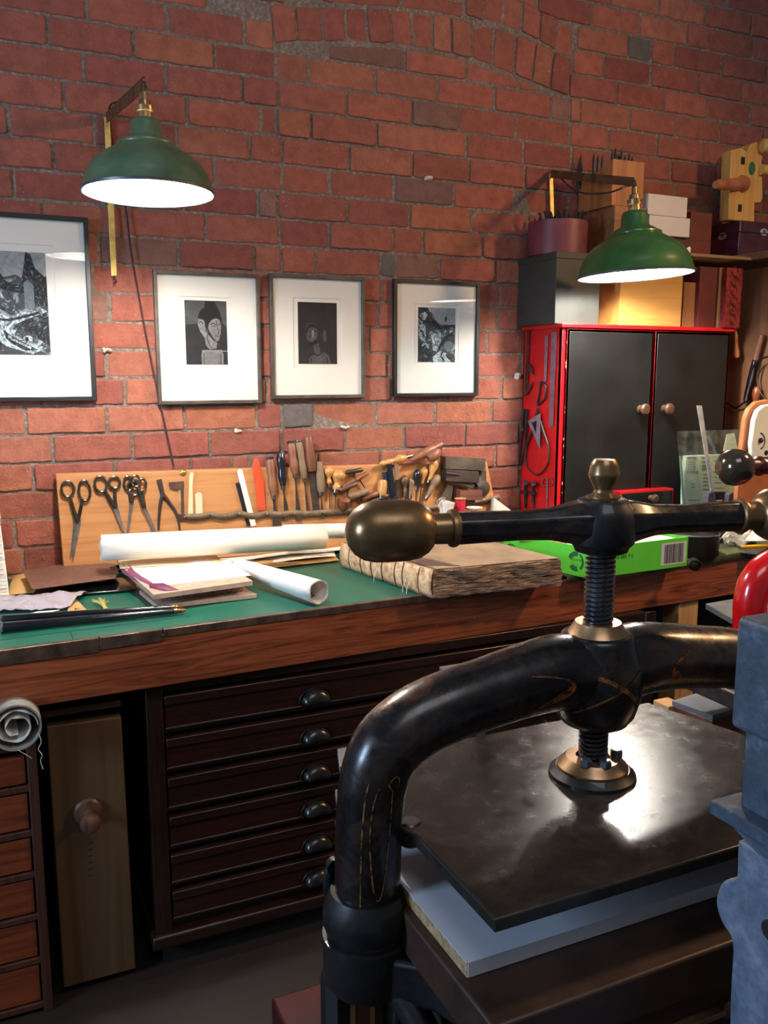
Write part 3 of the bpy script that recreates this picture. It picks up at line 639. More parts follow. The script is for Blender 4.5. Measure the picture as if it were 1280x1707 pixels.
scissors((113,815,10.5,13,0),(141,818,9.5,17,-.1),(129,870),(122,930),(118,928),'large tailor scissors hanging at the left end of the tool board',7)
scissors((168,807,10,13,-.2),(191,804,9,9.5,0),(192,846),(206,888),(208,892),'medium scissors with thin oval loops, second from the left on the tool board',5.5)
scissors((214,806,7,12,-.15),(222,814,9,12,-.2),(219,838),(214,885),(212,888),'small scissors hanging straight, third from the left on the board',3.6,.004)
scissors((226,802,7.5,9,0),(236,808,7,10,.2),(240,846),(260,886),(258,888),'small dark scissors slanting right beside the pincers',4,.012)
# pincers
t_ = hung('pincers', 'dark iron pincers hanging open-legged beside the scissors', 'pliers', 272, 830)
q = MB(); flatp(q, [(261,800),(269,798),(275,828),(268,830)], .004, .007); bt(q,[(271,824),(267,840),(265,862),(264,884)],[3.2,2.8,2.4,1.8],.008,smooth=4); q.build('arm', m_darkm, t_)
q = MB(); flatp(q, [(263,804),(268,802),(274,830),(268,832)], .0, .004); bt(q,[(272,824),(284,840),(295,858),(300,884)],[3.2,2.8,2.4,1.8],.006,smooth=4); q.build('arm', m_darkm, t_)
q = MB(); q.lathe(BP(272,827,.012),(0,-1,0),[(0,.004),(.003,.002)],10); q.build('rivet', m_steel, t_)
# caliper gauge
t_ = hung('caliper', 'small rusty brown sliding caliper hanging right of the pincers', 'caliper', 301, 835); m_rust = mt('rusty_iron',(96,72,62),(66,48,44),30,.55,.6,bmp=.2)
q = MB(); flatp(q,[(297,808),(306,808),(307,858),(298,858)],.004,.0015,0); q.build('rule', mt('rule_wood',(190,150,100),(150,112,76),20,.6), t_, smooth=0)
q = MB(); flatp(q,[(281,804),(306,802),(307,812),(300,815),(290,815),(282,811)],.006,.003); flatp(q,[(301,808),(306,808),(307,862),(302,862)],.006,.002); flatp(q,[(296,857),(309,857),(309,866),(298,866)],.006,.003); q.build('jaws', m_rust, t_, smooth=0)
# brass tack
q = MB(); q.lathe(BP(305,788,0),(0,-1,0),[(0,.011),(.003,.011),(.006,.008),(.009,.003)],20); tag(q.build('brass_screw', m_brassb), 'brass screw head near the top edge of the tool board', 'screw')
def folder(pts, mat, lab, cat='folder tool', off=.005, th=.003, name='bone_folder'):
    q = MB(); flatp(q, pts, off, th); return tag(q.build(name, mat, None, bevel=.0012), lab, cat)
m_bone = mt('bone_ivory', (232,214,176), (214,192,150), 8, .45)
folder([(316,790),(318,787),(321,787),(323,790),(322,800),(321,812),(322,858),(313,858),(315,812),(315,798)], m_bone, 'long ivory bone folder with a waisted neck, below the brass screw')
folder([(325,824),(329,821),(334,821),(337,825),(338,858),(326,858)], m_bone, 'short ivory bone folder beside the long waisted one')
folder([(392,806),(396,804),(400,806),(418,876),(411,876)], mt('black_plastic',(34,34,36),(26,26,28),10,.4), 'black folding stick half hidden behind the white one', off=.003, name='folding_stick')
folder([(395,786),(398,782),(402,782),(404,785),(427,876),(418,878)], mt('white_plastic',(236,234,224),(226,222,210),8,.4), 'long white folding stick slanting on the tool board', off=.009, name='folding_stick')
folder([(420,778),(424,765),(427,763),(431,770),(440,800),(443,850),(430,852)], mt('orange_red_plastic',(216,82,44),(196,66,34),8,.45), 'orange-red plastic knife-shaped folder standing behind the strap', off=.004, name='plastic_knife')
PROF = {'chisel': [.75,.95,1,.92,.85,.95,.98,.8,.6], 'bulb': [.35,.85,1,.95,.7,.45,.42,.6,.5], 'pear': [.3,.8,1,.98,.85,.66,.52,.46,.44], 'straight': [.8,.92,.96,1,1,1,.98,.95,.8], 'ribbed':[.5,.9,1,.9,.62,.66,.56,.62,.5]}
def handtool(p0, p1, p2, r, prof, mh, lab, cat='chisel', name='chisel', bl='flat', bw=3, off=.012, cap=None, ferrule=True, mb=None, grp=None):
    """p0 handle top, p1 handle foot, p2 blade tip (image pixels on the board), r = handle radius"""
    t_ = thing(name, BP(*p1, off), lab, cat, grp)
    a, b_ = BP(*p0, off), BP(*p1, off); ax = b_-a; L = ax.length; s = bsc(*p0)*r; P = PROF[prof]
    q = MB(); q.lathe(a, ax, [(0,s*P[0]*.5)]+[(L*(.02+.98*i/(len(lerps(P,17))-1)), s*v) for i, v in enumerate(lerps(P,17))], 16); q.build('handle', mh, t_)
    if cap: q = MB(); q.lathe(a-ax.normalized()*.002, ax, [(0,s*P[0]*.8),(.002,s*P[0]*1.05),(.010,s*P[0]*1.1),(.012,s*P[0])], 16); q.build('cap', cap, t_)
    if ferrule: q = MB(); q.lathe(b_-ax.normalized()*.004, ax, [(0,s*P[-1]*1.02),(.016,s*P[-1]*.9),(.018,s*P[-1]*.6)], 14); q.build('ferrule', m_steel, t_)
    e = BP(*p2, off*.7); mb = mb or m_darkm; q = MB()
    if bl == 'flat':
        mid = b_.lerp(e,.35); side = Vector((1,0,0)); w_ = bsc(*p0)*bw
        q.tube([b_, mid],[w_*.35,w_*.3],8)
        q.hexa([mid-side*w_*.3+Vector((0,-.002,0)),mid+side*w_*.3+Vector((0,-.002,0)),mid+side*w_*.3+Vector((0,.002,0)),mid-side*w_*.3+Vector((0,.002,0))],[e-side*w_+Vector((0,-.0015,0)),e+side*w_+Vector((0,-.0015,0)),e+side*w_+Vector((0,.0015,0)),e-side*w_+Vector((0,.0015,0))])
    elif bl == 'blade':
        w_ = bsc(*p0)*bw; side = Vector((1,0,0))
        q.hexa([b_-side*w_+Vector((0,-.002,0)),b_+side*w_+Vector((0,-.002,0)),b_+side*w_+Vector((0,.002,0)),b_-side*w_+Vector((0,.002,0))],[e-side*w_+Vector((0,-.0015,0)),e+side*w_+Vector((0,-.0015,0)),e+side*w_+Vector((0,.0015,0)),e-side*w_+Vector((0,.0015,0))])
    else: q.tube([b_, e],[.0022,.0010],8)
    q.build('blade', mb, t_, smooth=30); return t_
m_hred = wood('red_brown_handle', (140,92,66), (104,62,46), 'z', 40, .45, bmp=.05)
m_hlt = wood('light_box_handle', (206,156,92), (178,124,66), 'z', 30, .35, coat=.2, bmp=.03)
m_hgr = wood('greyed_handle', (132,108,80), (100,80,60), 'z', 40, .55, bmp=.08)
m_hblk = mt('black_lacquer_handle', (26,30,38), (16,18,24), 10, .25, coat=.5)
handtool((449,762),(456,826),(462,876),7.5,'chisel',m_hred,'wide chisel with a red-brown ringed handle, leftmost of the tall chisels',bw=8,cap=m_darkm)
handtool((467,755),(472,810),(479,866),7.5,'chisel',m_hblk,'chisel with a dark blue-black handle, second from the left',bw=5.5)
handtool((484,736),(492,790),(498,868),7.5,'chisel',m_hred,'gouge with a worn red-brown handle and black top band',bw=5,cap=mt('black_band',(34,28,28),(24,20,20),20,.5))
handtool((497,734),(507,797),(514,862),6.8,'chisel',m_hgr,'slim chisel with a grey-brown handle and steel cap',bw=3,cap=m_steel)
handtool((513,727),(520,786),(528,856),8.5,'straight',m_boxw,'tallest chisel with a long dark walnut handle',bw=6,bl='blade',ferrule=False)
handtool((532,769),(535,820),(538,865),7,'straight',m_hgr,'short screwdriver with a grey-green wooden handle beside the tallest chisel',name='screwdriver',cat='screwdriver',bw=3)
handtool((547,778),(549,806),(550,858),8,'bulb',m_hlt,'awl with a light round bulb handle and thin pin',name='awl',cat='awl',bl='pin')
handtool((565,783),(560,816),(558,858),12,'bulb',m_hlt,'awl with a big brown mushroom handle, right of the light bulb awl',name='awl',cat='awl',bl='pin')
handtool((638,800),(636,826),(637,852),8,'straight',m_hlt,'stubby orange-brown cylinder handled awl, left of the dark blue tools',name='awl',cat='awl',bl='blade',bw=4)
handtool((674,792),(675,822),(676,850),7,'bulb',m_knob,'short dark brown bulb handled awl left of the black one',name='awl',cat='awl',bl='pin')
handtool((686,797),(684,826),(681,850),6.5,'ribbed',m_hgr,'small grey ribbed handled awl beside the black handle',name='awl',cat='awl',bl='pin')
handtool((695,782),(694,812),(692,850),6.5,'pear',m_hblk,'awl with a glossy black ringed handle',name='awl',cat='awl',bl='pin',off=.022)
handtool((708,778),(703,806),(698,845),6.5,'pear',m_hlt,'awl with a light tan pear handle behind the black one',name='awl',cat='awl',bl='pin')
handtool((727,765),(715,800),(710,826),7.5,'pear',m_hlt,'awl with a pale yellow knobbly handle leaning right under the steel boxes',name='awl',cat='awl',bl='pin')
handtool((731,792),(712,828),(709,838),7.5,'ribbed',m_hgr,'awl with a turned grey-brown handle tilted right, topmost of its cluster',name='awl',cat='awl',bl='pin',off=.025)
# T-handled gimlets, a heap
def gimlet(a, b_, c_, e, r, mh, lab, off=.012):
    t_ = thing('gimlet', BP(*c_,off), lab, 'gimlet'); q = MB(); pa, pb = BP(*a,off), BP(*b_,off); s = bsc(*a)*r; L = (pb-pa).length
    q.lathe(pa, pb-pa, [(0,s*.7),(L*.1,s),(L*.5,s*.85),(L*.9,s),(L,s*.7)], 12); q.build('handle', mh, t_)
    q = MB(); q.tube([BP(*c_,off), BP(*e,off*.8)], [.003,.0015], 8); q.build('shank', m_darkm, t_); return t_
gimlet((576,788),(604,783),(590,787),(594,808),4.2,m_darkm,'small gimlet with a dark iron cross handle, top of the gimlet heap',.02)
gimlet((572,812),(613,788),(598,797),(612,820),4,m_hred,'gimlet with a long slanting red-brown handle under the iron one',.012)
gimlet((566,818),(594,806),(580,812),(578,845),4.6,m_knob,'gimlet with a dark turned handle crossing the mushroom awl',.02)
gimlet((581,829),(614,818),(597,824),(600,852),6.5,m_hgr,'gimlet with the thick grey-brown handle, in the middle of the heap',.026)
gimlet((602,832),(630,822),(616,828),(622,850),5.5,m_hred,'gimlet with a short red-brown handle, lowest right in the heap',.012)
gimlet((617,838),(650,824),(632,832),(640,850),4,m_knob,'gimlet with a thin dark handle under the orange-brown awl',.012)
q = MB(); q.lathe(BP(573,838,.018),(0,-.6,1),[(-.028,.006),(-.02,.02),(0,.026),(.018,.02),(.024,.006)],18); tag(q.build('wooden_ball_handle', m_boxw), 'round dark wooden ball handle low behind the big brass ball', 'handle')
# knives
def knife(a, b_, c_, w_, mh, lab, off=.014):
    t_ = thing('knife', BP(*b_,off), lab, 'knife'); q = MB(); q.tube([BP(*a,off),BP(*b_,off)], bsc(*a)*w_, 10, flat=.6, up=(0,-1,0)); q.build('handle', mh, t_)
    q = MB(); x, y = b_; u, v = c_; flatp(q, [(x-3,y),(x+3,y),(u+2,v),(u-3,v)], off-.002, .002); q.build('blade', m_darkm, t_, smooth=0)
knife((641,787),(650,838),(652,852),5,mt('navy_plastic',(28,38,62),(20,28,48),10,.4),'knife with a dark navy blue handle, left of the black one')
knife((648,774),(656,826),(660,852),5.2,m_hblk,'knife with a long glossy black handle between the navy one and the file',.022)
knife((660,757),(661,800),(662,852),3.8,m_hgr,'file with a thin pale grey handle and dark blade beside the black knife',.02)
# brushes and mallets lying along the top edge
def lying(a, b_, r, P, mh, lab, name, off=.03, tip=None):
    t_ = thing(name, BP(*b_,off), lab, 'tool'); pa, pb = BP(*a,off), BP(*b_,off); L = (pb-pa).length; s = bsc(*a)*r; q = MB()
    q.lathe(pa, pb-pa, [(L*i/(len(P)-1), s*v) for i, v in enumerate(P)], 16); q.build('handle', mh, t_)
    if tip: q = MB(); q.lathe(pb, pb-pa, [(-.004,s*.5),(tip,s*.38),(tip+.001,s*.2)], 12); q.build('ferrule', m_steel, t_)
lying((633,774),(678,762),7.5,[.35,.7,.5,.75,.6,.45,.8,1,.95,.7,.45],m_hlt,'pale yellow turned handle lying on the top edge of the board','turned_handle',.02,.022)
lying((684,768),(737,740),8,[.25,.5,.75,.9,1,1,.9,.7,.6,.5],m_hred,'long dark brown turned handle sloping up over the board top','turned_handle',.03)
lying((714,765),(733,752),9,[.7,.9,1,1,.85,.5],m_hred,'short brown round-ended handle beside the steel boxes','turned_handle',.045)
# grey iron boxes and blocks at the right end of the board
def bbox(px0,py0,px1,py1,mat,name,lab,cat,off=0,th=.03,skew=0,bev=.001):
    q = MB(); P = [BP(px0,py0,off),BP(px1,py0+skew,off),BP(px1,py1+skew,off),BP(px0,py1,off)]; q.prism(P,(0,-th,0)); return tag(q.build(name, mat, None, bevel=bev), lab, cat)
m_iron = mt('old_grey_iron', (92,84,74), (64,58,52), 22, .5, .5, bmp=.15)
b1 = bbox(734,760,800,780,m_iron,'steel_case','long grey steel case, uppermost at the right end of the tool board','box',.002,.04,3)
b2 = bbox(734,781,788,800,mt('brown_iron',(70,56,50),(48,40,38),22,.5,.4,bmp=.15),'steel_case','dark brown case with a bright clasp under the long grey case','box',.002,.045,3)
q = MB(); q.prism([BP(744,787,.052),BP(768,790,.052),BP(768,792,.052),BP(744,789,.052)],(0,-.002,0)); ORG['x']=0; o = q.build('bright_clasp', m_steel, b2, smooth=0)
bbox(790,784,806,806,m_iron,'iron_block','small grey iron block right of the clasped case','block',.002,.02)
q = MB(); flatp(q,[(733,830),(746,806),(754,811),(750,834)],.02,.008); tag(q.build('iron_wedge', m_iron, None, bevel=.001),'grey iron wedge leaning at the left of the brown block','wedge')
q = MB(); flatp(q,[(752,834),(756,810),(766,812),(768,834)],.01,.012); tag(q.build('iron_wedge', mt('brown_iron',(0,0,0)), None, bevel=.001),'upright dark iron wedge behind the slanting grey bar','wedge')
q = MB(); flatp(q,[(757,795),(762,793),(792,806),(786,814),(755,804)],.03,.008); tag(q.build('iron_bar', m_iron, None, bevel=.001),'flat grey iron bar slanting across the wedges','bar')
bbox(760,816,797,832,wood('red_brown_block',(112,62,48),(76,40,34),'x',30,.5),'wooden_block','red-brown wooden block resting on the strap end','block',.024,.03)
t_ = thing('iron_disc', BP(804,814,.02), 'round grey iron disc with a pointed ear beside the red-brown block', 'disc')
q = MB(); q.lathe(BP(804,814,.012),(0,-1,0),[(0,.029),(.006,.029),(.008,.026)],24); q.build('disc', m_iron, t_); q = MB(); flatp(q,[(790,798),(800,794),(806,806),(797,812)],.02,.004); q.build('ear', m_grey, t_, smooth=0)
# ================================================================ the red tool cabinet
RX0, RX1, RY, RZ1 = 1.868, 2.655, -.256, 1.712
m_doorb = mt('blackened_door', (19,22,22), (13,15,15), 5, .36, bmp=.04, bsc=20, lo=.4, hi=.6, rough2=.5)
rc = thing('red_cabinet', ((RX0+RX1)/2,-.13,TOP+.006), 'red wall cabinet with two black doors standing at the back of the bench', 'cabinet')
q = MB(); zb = TOP+.006
q.box((RX0,RY+.004,zb),(RX0+.018,-.016,RZ1)); q.box((RX1-.018,RY+.004,zb),(RX1,-.016,RZ1)); q.box((RX0,-.022,zb),(RX1,-.016,RZ1)); q.box((RX0,RY+.004,zb),(RX1,-.016,zb+.016)); q.box((RX0,RY+.004,1.01),(RX1,-.016,1.026)); q.box((RX0+.0,RY+.002,1.03),(RX0+.016,RY+.02,RZ1))
q.build('carcase', m_red, rc, bevel=.0015)
q = MB(); q.box((RX0-.012,RY-.012,RZ1-.004),(RX1+.012,-.014,RZ1+.010)); q.build('top_board', m_red, rc, bevel=.002)
dm = (W(1083,700,RY).x)
for x0, x1, kx in ((RX0+.016, dm-.004, W(1064,682,RY).x), (dm+.004, RX1-.006, W(1104,682,RY).x)):
    q = MB(); q.box((x0,RY-.006,1.034),(x1,RY+.010,RZ1-.008)); q.box((x0,RY-.006,1.034),(x1,RY+.010,RZ1-.008)); d = q.build('door', m_red, rc, bevel=.001)
    q = MB(); e = .009; q.box((x0+e,RY-.0085,1.034+e),(x1-e,RY-.004,RZ1-.008-e)); tag(q.build('door_panel', m_doorb, d, bevel=.001), 'black door panel')
    q = MB(); q.lathe((kx,RY-.006,W(1064,682,RY).z), (0,-1,0), [(0,.015),(.004,.015),(.006,.010),(.018,.010),(.024,.020),(.034,.022),(.040,.016),(.042,.004)], 24); q.build('knob', m_knob, d)
q = MB(); q.box((RX0+.02,RY-.002,.955),(RX0+.21,RY+.01,1.022)); q.build('drawer_front', m_doorb, rc, bevel=.001)
q = MB(); q.box((RX1-.26,RY-.002,.955),(RX1-.02,RY+.01,1.022)); q.build('drawer_front', m_doorb, rc, bevel=.001)
a, b_ = W(1034,820,RY-.05), W(1122,814,RY-.05)
q = MB(); q.box((a.x,RY-.052,.955),(b_.x,RY+.1,a.z)); d = q.build('open_drawer', m_red, rc, bevel=.001)
q = MB(); q.box((a.x+.006,RY-.0545,.961),(b_.x-.006,RY-.05,a.z-.007)); tag(q.build('drawer_panel', m_doorb, d, bevel=.001), 'black drawer panel')
kk = W(1084,830,RY-.054); q = MB(); q.lathe(kk, (0,-1,0), [(0,.012),(.006,.009),(.014,.009),(.019,.016),(.028,.017),(.033,.010)], 20); q.build('knob', m_knob, d)
q = MB()
for i in range(14): z_ = R.choice((1.62,1.15,1.3,1.4))+R.uniform(-.06,.06); q.box((RX0+.012+R.random()*.003,RY-.0066,z_),(RX0+.016,RY-.0058,z_+R.uniform(.002,.012)))
q.build('paint_chips', mt('bare_chip',(235,190,170),(215,150,130),30,.7), rc, smooth=0)['kind'] = 'stuff'

# --- tools hung on its left side
def XS(px, py, off=.004): return X(px, py, RX0-off)
def side_flat(q, pts, off, th): q.prism([XS(x,y,off) for x,y in pts], (-th,0,0)); return q
def side_tube(q, pts, r, off=.006, sm=5, **k): P = [XS(x,y,off) for x,y in pts]; P = bez(P, sm) if sm else P; q.tube(P, lerps(r, len(P)) if isinstance(r,list) else r, 8, up=(-1,0,0), **k); return q
m_rule = mt('steel_rule', (150,132,150), (122,108,122), 30, .45, .6)
q = MB(); side_flat(q, [(920,554),(928,553),(922,711),(915,712)], .003, .0015); tag(q.build('steel_rule', m_rule, None, smooth=0),'long steel rule hanging on the side of the red cabinet','ruler')
q = MB(); side_flat(q, [(909,560),(914,559),(911,636),(907,637)], .003, .0015); tag(q.build('steel_rule', m_rule, None, smooth=0),'short steel rule hanging left of the long one','ruler')
q = MB(); side_tube(q, [(901,637),(907,640),(910,650),(908,664),(900,672),(896,674),(899,656),(901,637)], .0045, .004, 4); tag(q.build('protractor', m_darkm), 'small dark half-round protractor below the short rule', 'protractor')
t_ = thing('marking_gauge', XS(881,600), 'brown brass-jointed gauge with two pointed jaws, hung nearest the wall on the cabinet side', 'gauge')
q = MB(); side_flat(q, [(880,550),(884,549),(880,655),(875,658)], .003, .004); q.build('beam', m_rust, t_, smooth=0)
q = MB(); side_flat(q, [(880,605),(884,608),(891,625),(885,620),(880,618)], .006, .003); q.build('jaw', m_darkm, t_, smooth=0)
q = MB(); side_flat(q, [(878,650),(890,636),(886,646),(879,658),(874,660)], .006, .003); q.build('jaw', m_darkm, t_, smooth=0)
t_ = thing('set_square', XS(895,710), 'small bright triangular set square hung over the loop of wire', 'square')
def tri(q, o_, i_, off, th):
    n0 = [XS(x,y,off) for x,y in o_]; n1 = [XS(x,y,off) for x,y in i_]; v = Vector((-th,0,0))
    q.add(n0+n1+[p+v for p in n0]+[p+v for p in n1], [(i,(i+1)%3,3+(i+1)%3,3+i) for i in range(3)]+[(6+i,6+(i+1)%3,9+(i+1)%3,9+i) for i in range(3)]+[(i,(i+1)%3,6+(i+1)%3,6+i) for i in range(3)]+[(3+i,3+(i+1)%3,9+(i+1)%3,9+i) for i in range(3)])
q = MB(); tri(q, ((880,702),(901,689),(900,748)), ((886,705),(895,701),(894,722)), .012, .002); q.build('plate', mt('bluish_steel',(160,170,190),(130,140,160),30,.35,.6), t_, smooth=0)
q = MB(); side_tube(q, [(896,681),(893,700),(885,722),(876,750),(878,776),(890,790),(902,788),(914,770),(914,745),(906,720),(900,700)], [.005,.006,.005,.004,.003,.003,.003,.003,.004,.005,.005], .008, 6); tag(q.build('sprung_loop', m_darkm), 'dark steel loop spring hanging under the set square', 'spring')
t_ = thing('spring_divider', XS(872,720), 'black iron dividers hung closed at the wall end of the cabinet side', 'dividers')
q = MB(); side_tube(q, [(874,682),(870,720),(867,750),(865,775)], [.007,.007,.005,.003], .006); q.build('leg', m_black, t_)
q = MB(); side_tube(q, [(878,682),(877,720),(874,750),(869,776)], [.006,.006,.005,.003], .009); q.build('leg', m_black, t_)
q = MB(); q.tube([XS(870,716,.004), XS(870,716,.026)], .007, 10); q.build('wing_screw', m_darkm, t_)
for (x,y,y2,lab) in ((876,797,846,'iron key clamp hung low on the cabinet side, nearest the wall'),(889,798,846,'iron clamp hung low on the cabinet side, between the key clamp and the bright pin')):
    t_ = thing('small_clamp', XS(x,y), lab, 'clamp'); q = MB(); side_tube(q, [(x,y+4),(x,y2)], [.007,.006], .006, 0); q.build('bar', m_black, t_)
    q = MB(); q.tube([XS(x,y+8,.002),XS(x,y+8,.03)], .010, 12); side_flat(q,[(x-5,y+20),(x+5,y+20),(x+5,y+26),(x-5,y+26)],.012,.01); q.build('head', m_darkm, t_)
t_ = thing('ring_pin', XS(912,830), 'bright double ringed pin hanging lowest at the front of the cabinet side', 'pin')
q = MB(); side_tube(q, [(912,808),(911,846)], .003, .006, 0); q.build('stem', m_steel, t_)
for cx_ in (908,916):
    q = MB(); P = [XS(cx_+5*math.cos(2*PI*i/16), 804+6*math.sin(2*PI*i/16), .006) for i in range(16)]; q.tube(P, .002, 6, closed=True, up=(-1,0,0)); q.build('ring', m_steel, t_)

# ================================================================ things stacked on the cabinet
TZ = RZ1+.010
def onbox(px0, px1, pyt, yf, yb, z0, mat, name, lab, cat, bev=.002, parent=None):
    a, b_ = W(px0,pyt,yf), W(px1,pyt,yf); q = MB(); q.box((a.x,yf,z0),(b_.x,yb,a.z)); o = q.build(name, mat, parent, bevel=bev)
    if parent is None: tag(o, lab, cat)
    return o, a, b_
m_zinc = mt('dull_zinc', (60,62,57), (47,49,45), 6, .6, .0, bmp=.05, bsc=30)
gb, a, b_ = onbox(928,1002,419,-.245,-.008,TZ,m_zinc,'metal_deed_box','dull grey metal box on the left corner of the red cabinet','box')
GZ = a.z
q = MB(); q.box((a.x-.003,-.248,GZ-.022),(b_.x+.003,-.006,GZ+.001)); q.build('lid', m_zinc, gb, bevel=.0015)
# paint pot
pc = W(929,421,-.12); pl, pr = W(888,400,-.12), W(971,400,-.12); pr_ = (pr.x-pl.x)/2*.98; pzt = W(929,362,-.12-pr_).z
pt = thing('pot', (pl.x+pr_,-.12,GZ+.001), 'maroon pot full of dry brown sticks on the grey metal box', 'pot')
m_mar = mt('maroon_paint', (124,58,66), (98,44,52), 9, .45, bmp=.05); c = Vector((pl.x+pr_,-.12,GZ+.001)); h = pzt-GZ
q = MB(); q.lathe(c,(0,0,1),[(0,pr_*.98),(h,pr_),(h,pr_-.003),(.004,pr_-.004)],40,cap=True); q.build('wall', m_mar, pt)
q = MB()
for i in range(70):
    an, rr = R.uniform(0,2*PI), R.uniform(0,pr_*.85); p = c+Vector((math.cos(an)*rr, math.sin(an)*rr, h*.5)); e = p+Vector((R.uniform(-.03,.03),R.uniform(-.03,.03),h*.5+R.uniform(.005,.045)))
    q.tube([p,p.lerp(e,.6)+Vector((R.uniform(-.006,.006),0,0)),e],R.uniform(.002,.006),6)
o = q.build('dry_sticks', mt('dark_bristle',(60,42,34),(36,26,24),30,.8), pt); o['kind'] = 'stuff'
# stacked brown boxes behind the lamp
m_obx = wood('old_box_wood', (150,98,60), (112,70,42), 'x', 22, .6, bmp=.08)
yb_ = -.015
def cornerbox(pc_, pr__, pt_, z0, depth_y, mat, name, lab, slope=0, yf=None):
    a = W(pc_[0], pt_, yf); b_ = W(pr__, pt_, yf); q = MB()
    q.hexa([(a.x,yf,z0),(b_.x,yf,z0),(b_.x,yf+depth_y,z0),(a.x,yf+depth_y,z0)], [(a.x,yf,a.z),(b_.x,yf,a.z),(b_.x,yf+depth_y,a.z-slope),(a.x,yf+depth_y,a.z-slope)])
    return tag(q.build(name, mat, None, bevel=.002), lab, 'box'), a, b_
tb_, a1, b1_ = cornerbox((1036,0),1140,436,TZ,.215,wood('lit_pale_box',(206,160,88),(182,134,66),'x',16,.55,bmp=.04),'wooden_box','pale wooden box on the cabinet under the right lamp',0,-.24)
bx2, a2, b2_ = cornerbox((1025,0),1078,342,a1.z+.0005,.2,m_obx,'wooden_box','brown wooden box standing on the pale box, behind the lamp',0,-.22)
bx3, a3, b3_ = cornerbox((1022,0),1075,264,a2.z+.0005,.195,wood('orange_box_wood',(176,112,62),(138,84,44),'z',20,.55,bmp=.05),'open_file_box','upper orange-brown box with black points sticking out of the top',.06,-.215)
q = MB()
for px, h_, yy in ((990,15,-.06),(997,12,-.07),(1004,12,-.08),(1021,20,-.14),(1026,24,-.16),(1031,14,-.17),(1036,22,-.18),(1042,12,-.19),(1049,16,-.2),(1054,10,-.2),(968,12,-.03)):
    p = W(px,264,yy); p.z = a3.z-.07; top = W(px,270-h_,yy); q.lathe(p,(top-p),[(0,.006),((top-p).length*.8,.006),((top-p).length,.001)],6)
o = tag(q.build('black_files', m_black), 'row of black pointed files standing in the orange-brown box', 'files'); o['kind'] = 'stuff'
# dark box that carries the two white cartons
wx, a, b_ = onbox(1080,1152,392,-.2,-.012,a1.z+.0005,wood('dark_red_box',(84,38,30),(56,26,22),'x',20,.5),'dark_box','dark red-brown box under the two white cartons','box')
W1, a, b_ = onbox(1083,1151,358,-.215,-.03,a.z+.0005,mt('white_carton',(214,206,200),(200,192,186),4,.7),'white_carton','lower of two small white cartons right of the brown boxes','carton')
q = MB(); z0 = a.z+.0005; p0, p1 = W(1081,322,-.218), W(1148,322,-.218); q.hexa(*[[Vector((x,y,z)) for x,y in ((p0.x,-.218),(p1.x,-.214),(p1.x-.003,-.03),(p0.x,-.034))] for z in (z0, p0.z)]); tag(q.build('white_carton', mt('white_carton',(0,0,0)), None, bevel=.002), 'upper of two small white cartons, topmost of the pair', 'carton')
# books and boxes to the right on the cabinet
sm, a, b_ = onbox(1141,1164,470,-.235,-.03,TZ,wood('tan_small_box',(150,100,58),(120,78,44),'z',20,.6),'wooden_box','narrow tan box wedged between the pale box and the dark red book','box')
def book(px0, px1, pyt, yf, yb, z0, mc, name, lab, cat='book', spine_side=True):
    a, b_ = W(px0,pyt,yf), W(px1,pyt,yf); t_ = thing(name, ((a.x+b_.x)/2,(yf+yb)/2,z0), lab, cat)
    q = MB(); q.box((a.x,yf,z0),(a.x+.003,yb,a.z)); q.box((b_.x-.003,yf,z0),(b_.x,yb,a.z)); q.box((a.x,yf-.002,z0),(b_.x,yf+.002,a.z)); q.build('cover', mc, t_, bevel=.001)
    q = MB(); q.box((a.x+.003,yf+.002,z0+.003),(b_.x-.003,yb-.004,a.z-.003)); q.build('pages', m_cream, t_, smooth=0); return t_, a, b_
book(1167,1196,444,-.25,-.03,TZ,mt('dark_red_cloth',(96,32,28),(78,24,22),20,.6,bmp=.1),'tall_book','tall dark red cloth book on the right end of the cabinet')
book(1199,1207,446,-.25,-.05,TZ,wood('tan_board_book',(140,104,72),(110,80,54),'z',20,.7),'thin_book','thin tan board-covered book beside the red tooled one')
m_tool = mt('tooled_red_leather', (150,52,44), (96,26,30), 70, .4, bmp=.5, bsc=90)
a, b_ = W(1212,446,-.275), W(1238,446,-.275); tk, _, _ = book(1212,1238,446,-.275,-.09,TZ,m_tool,'tooled_leather_book','red leather book with embossed rings down its spine, overhanging the cabinet corner')
q = MB()
for i in range(6):
    zc = TZ+.03+i*.036; c = Vector(((a.x+b_.x)/2,-.2775,zc)); P = [c+Vector((math.cos(2*PI*k/16)*.016,0,math.sin(2*PI*k/16)*.016)) for k in range(16)]; q.tube(P,.002,6,closed=True,up=(0,-1,0))
q.build('embossed_rings', mt('tooled_dark',(84,22,28),(64,16,22),40,.4), tk)

# ================================================================ brown partition at the right with hanging tools
PX = 2.78
m_part = wood('brown_partition', (140,96,64), (106,70,46), 'z', 10, .6, bmp=.05)
q = MB(); q.box((PX,-1.1,TOP+.01),(PX+.02,-.014,1.955)); tag(q.build('partition_board', m_part, None, bevel=.002), 'tall brown board standing square to the wall right of the red cabinet', 'board')
q = MB(); q.box((PX-.02,-.40,TOP+.01),(PX-.0005,-.36,1.95)); tag(q.build('upright_batten', wood('paler_batten',(158,112,74),(130,90,58),'z',20,.6), None, bevel=.002), 'paler upright batten fixed on the brown partition', 'batten')
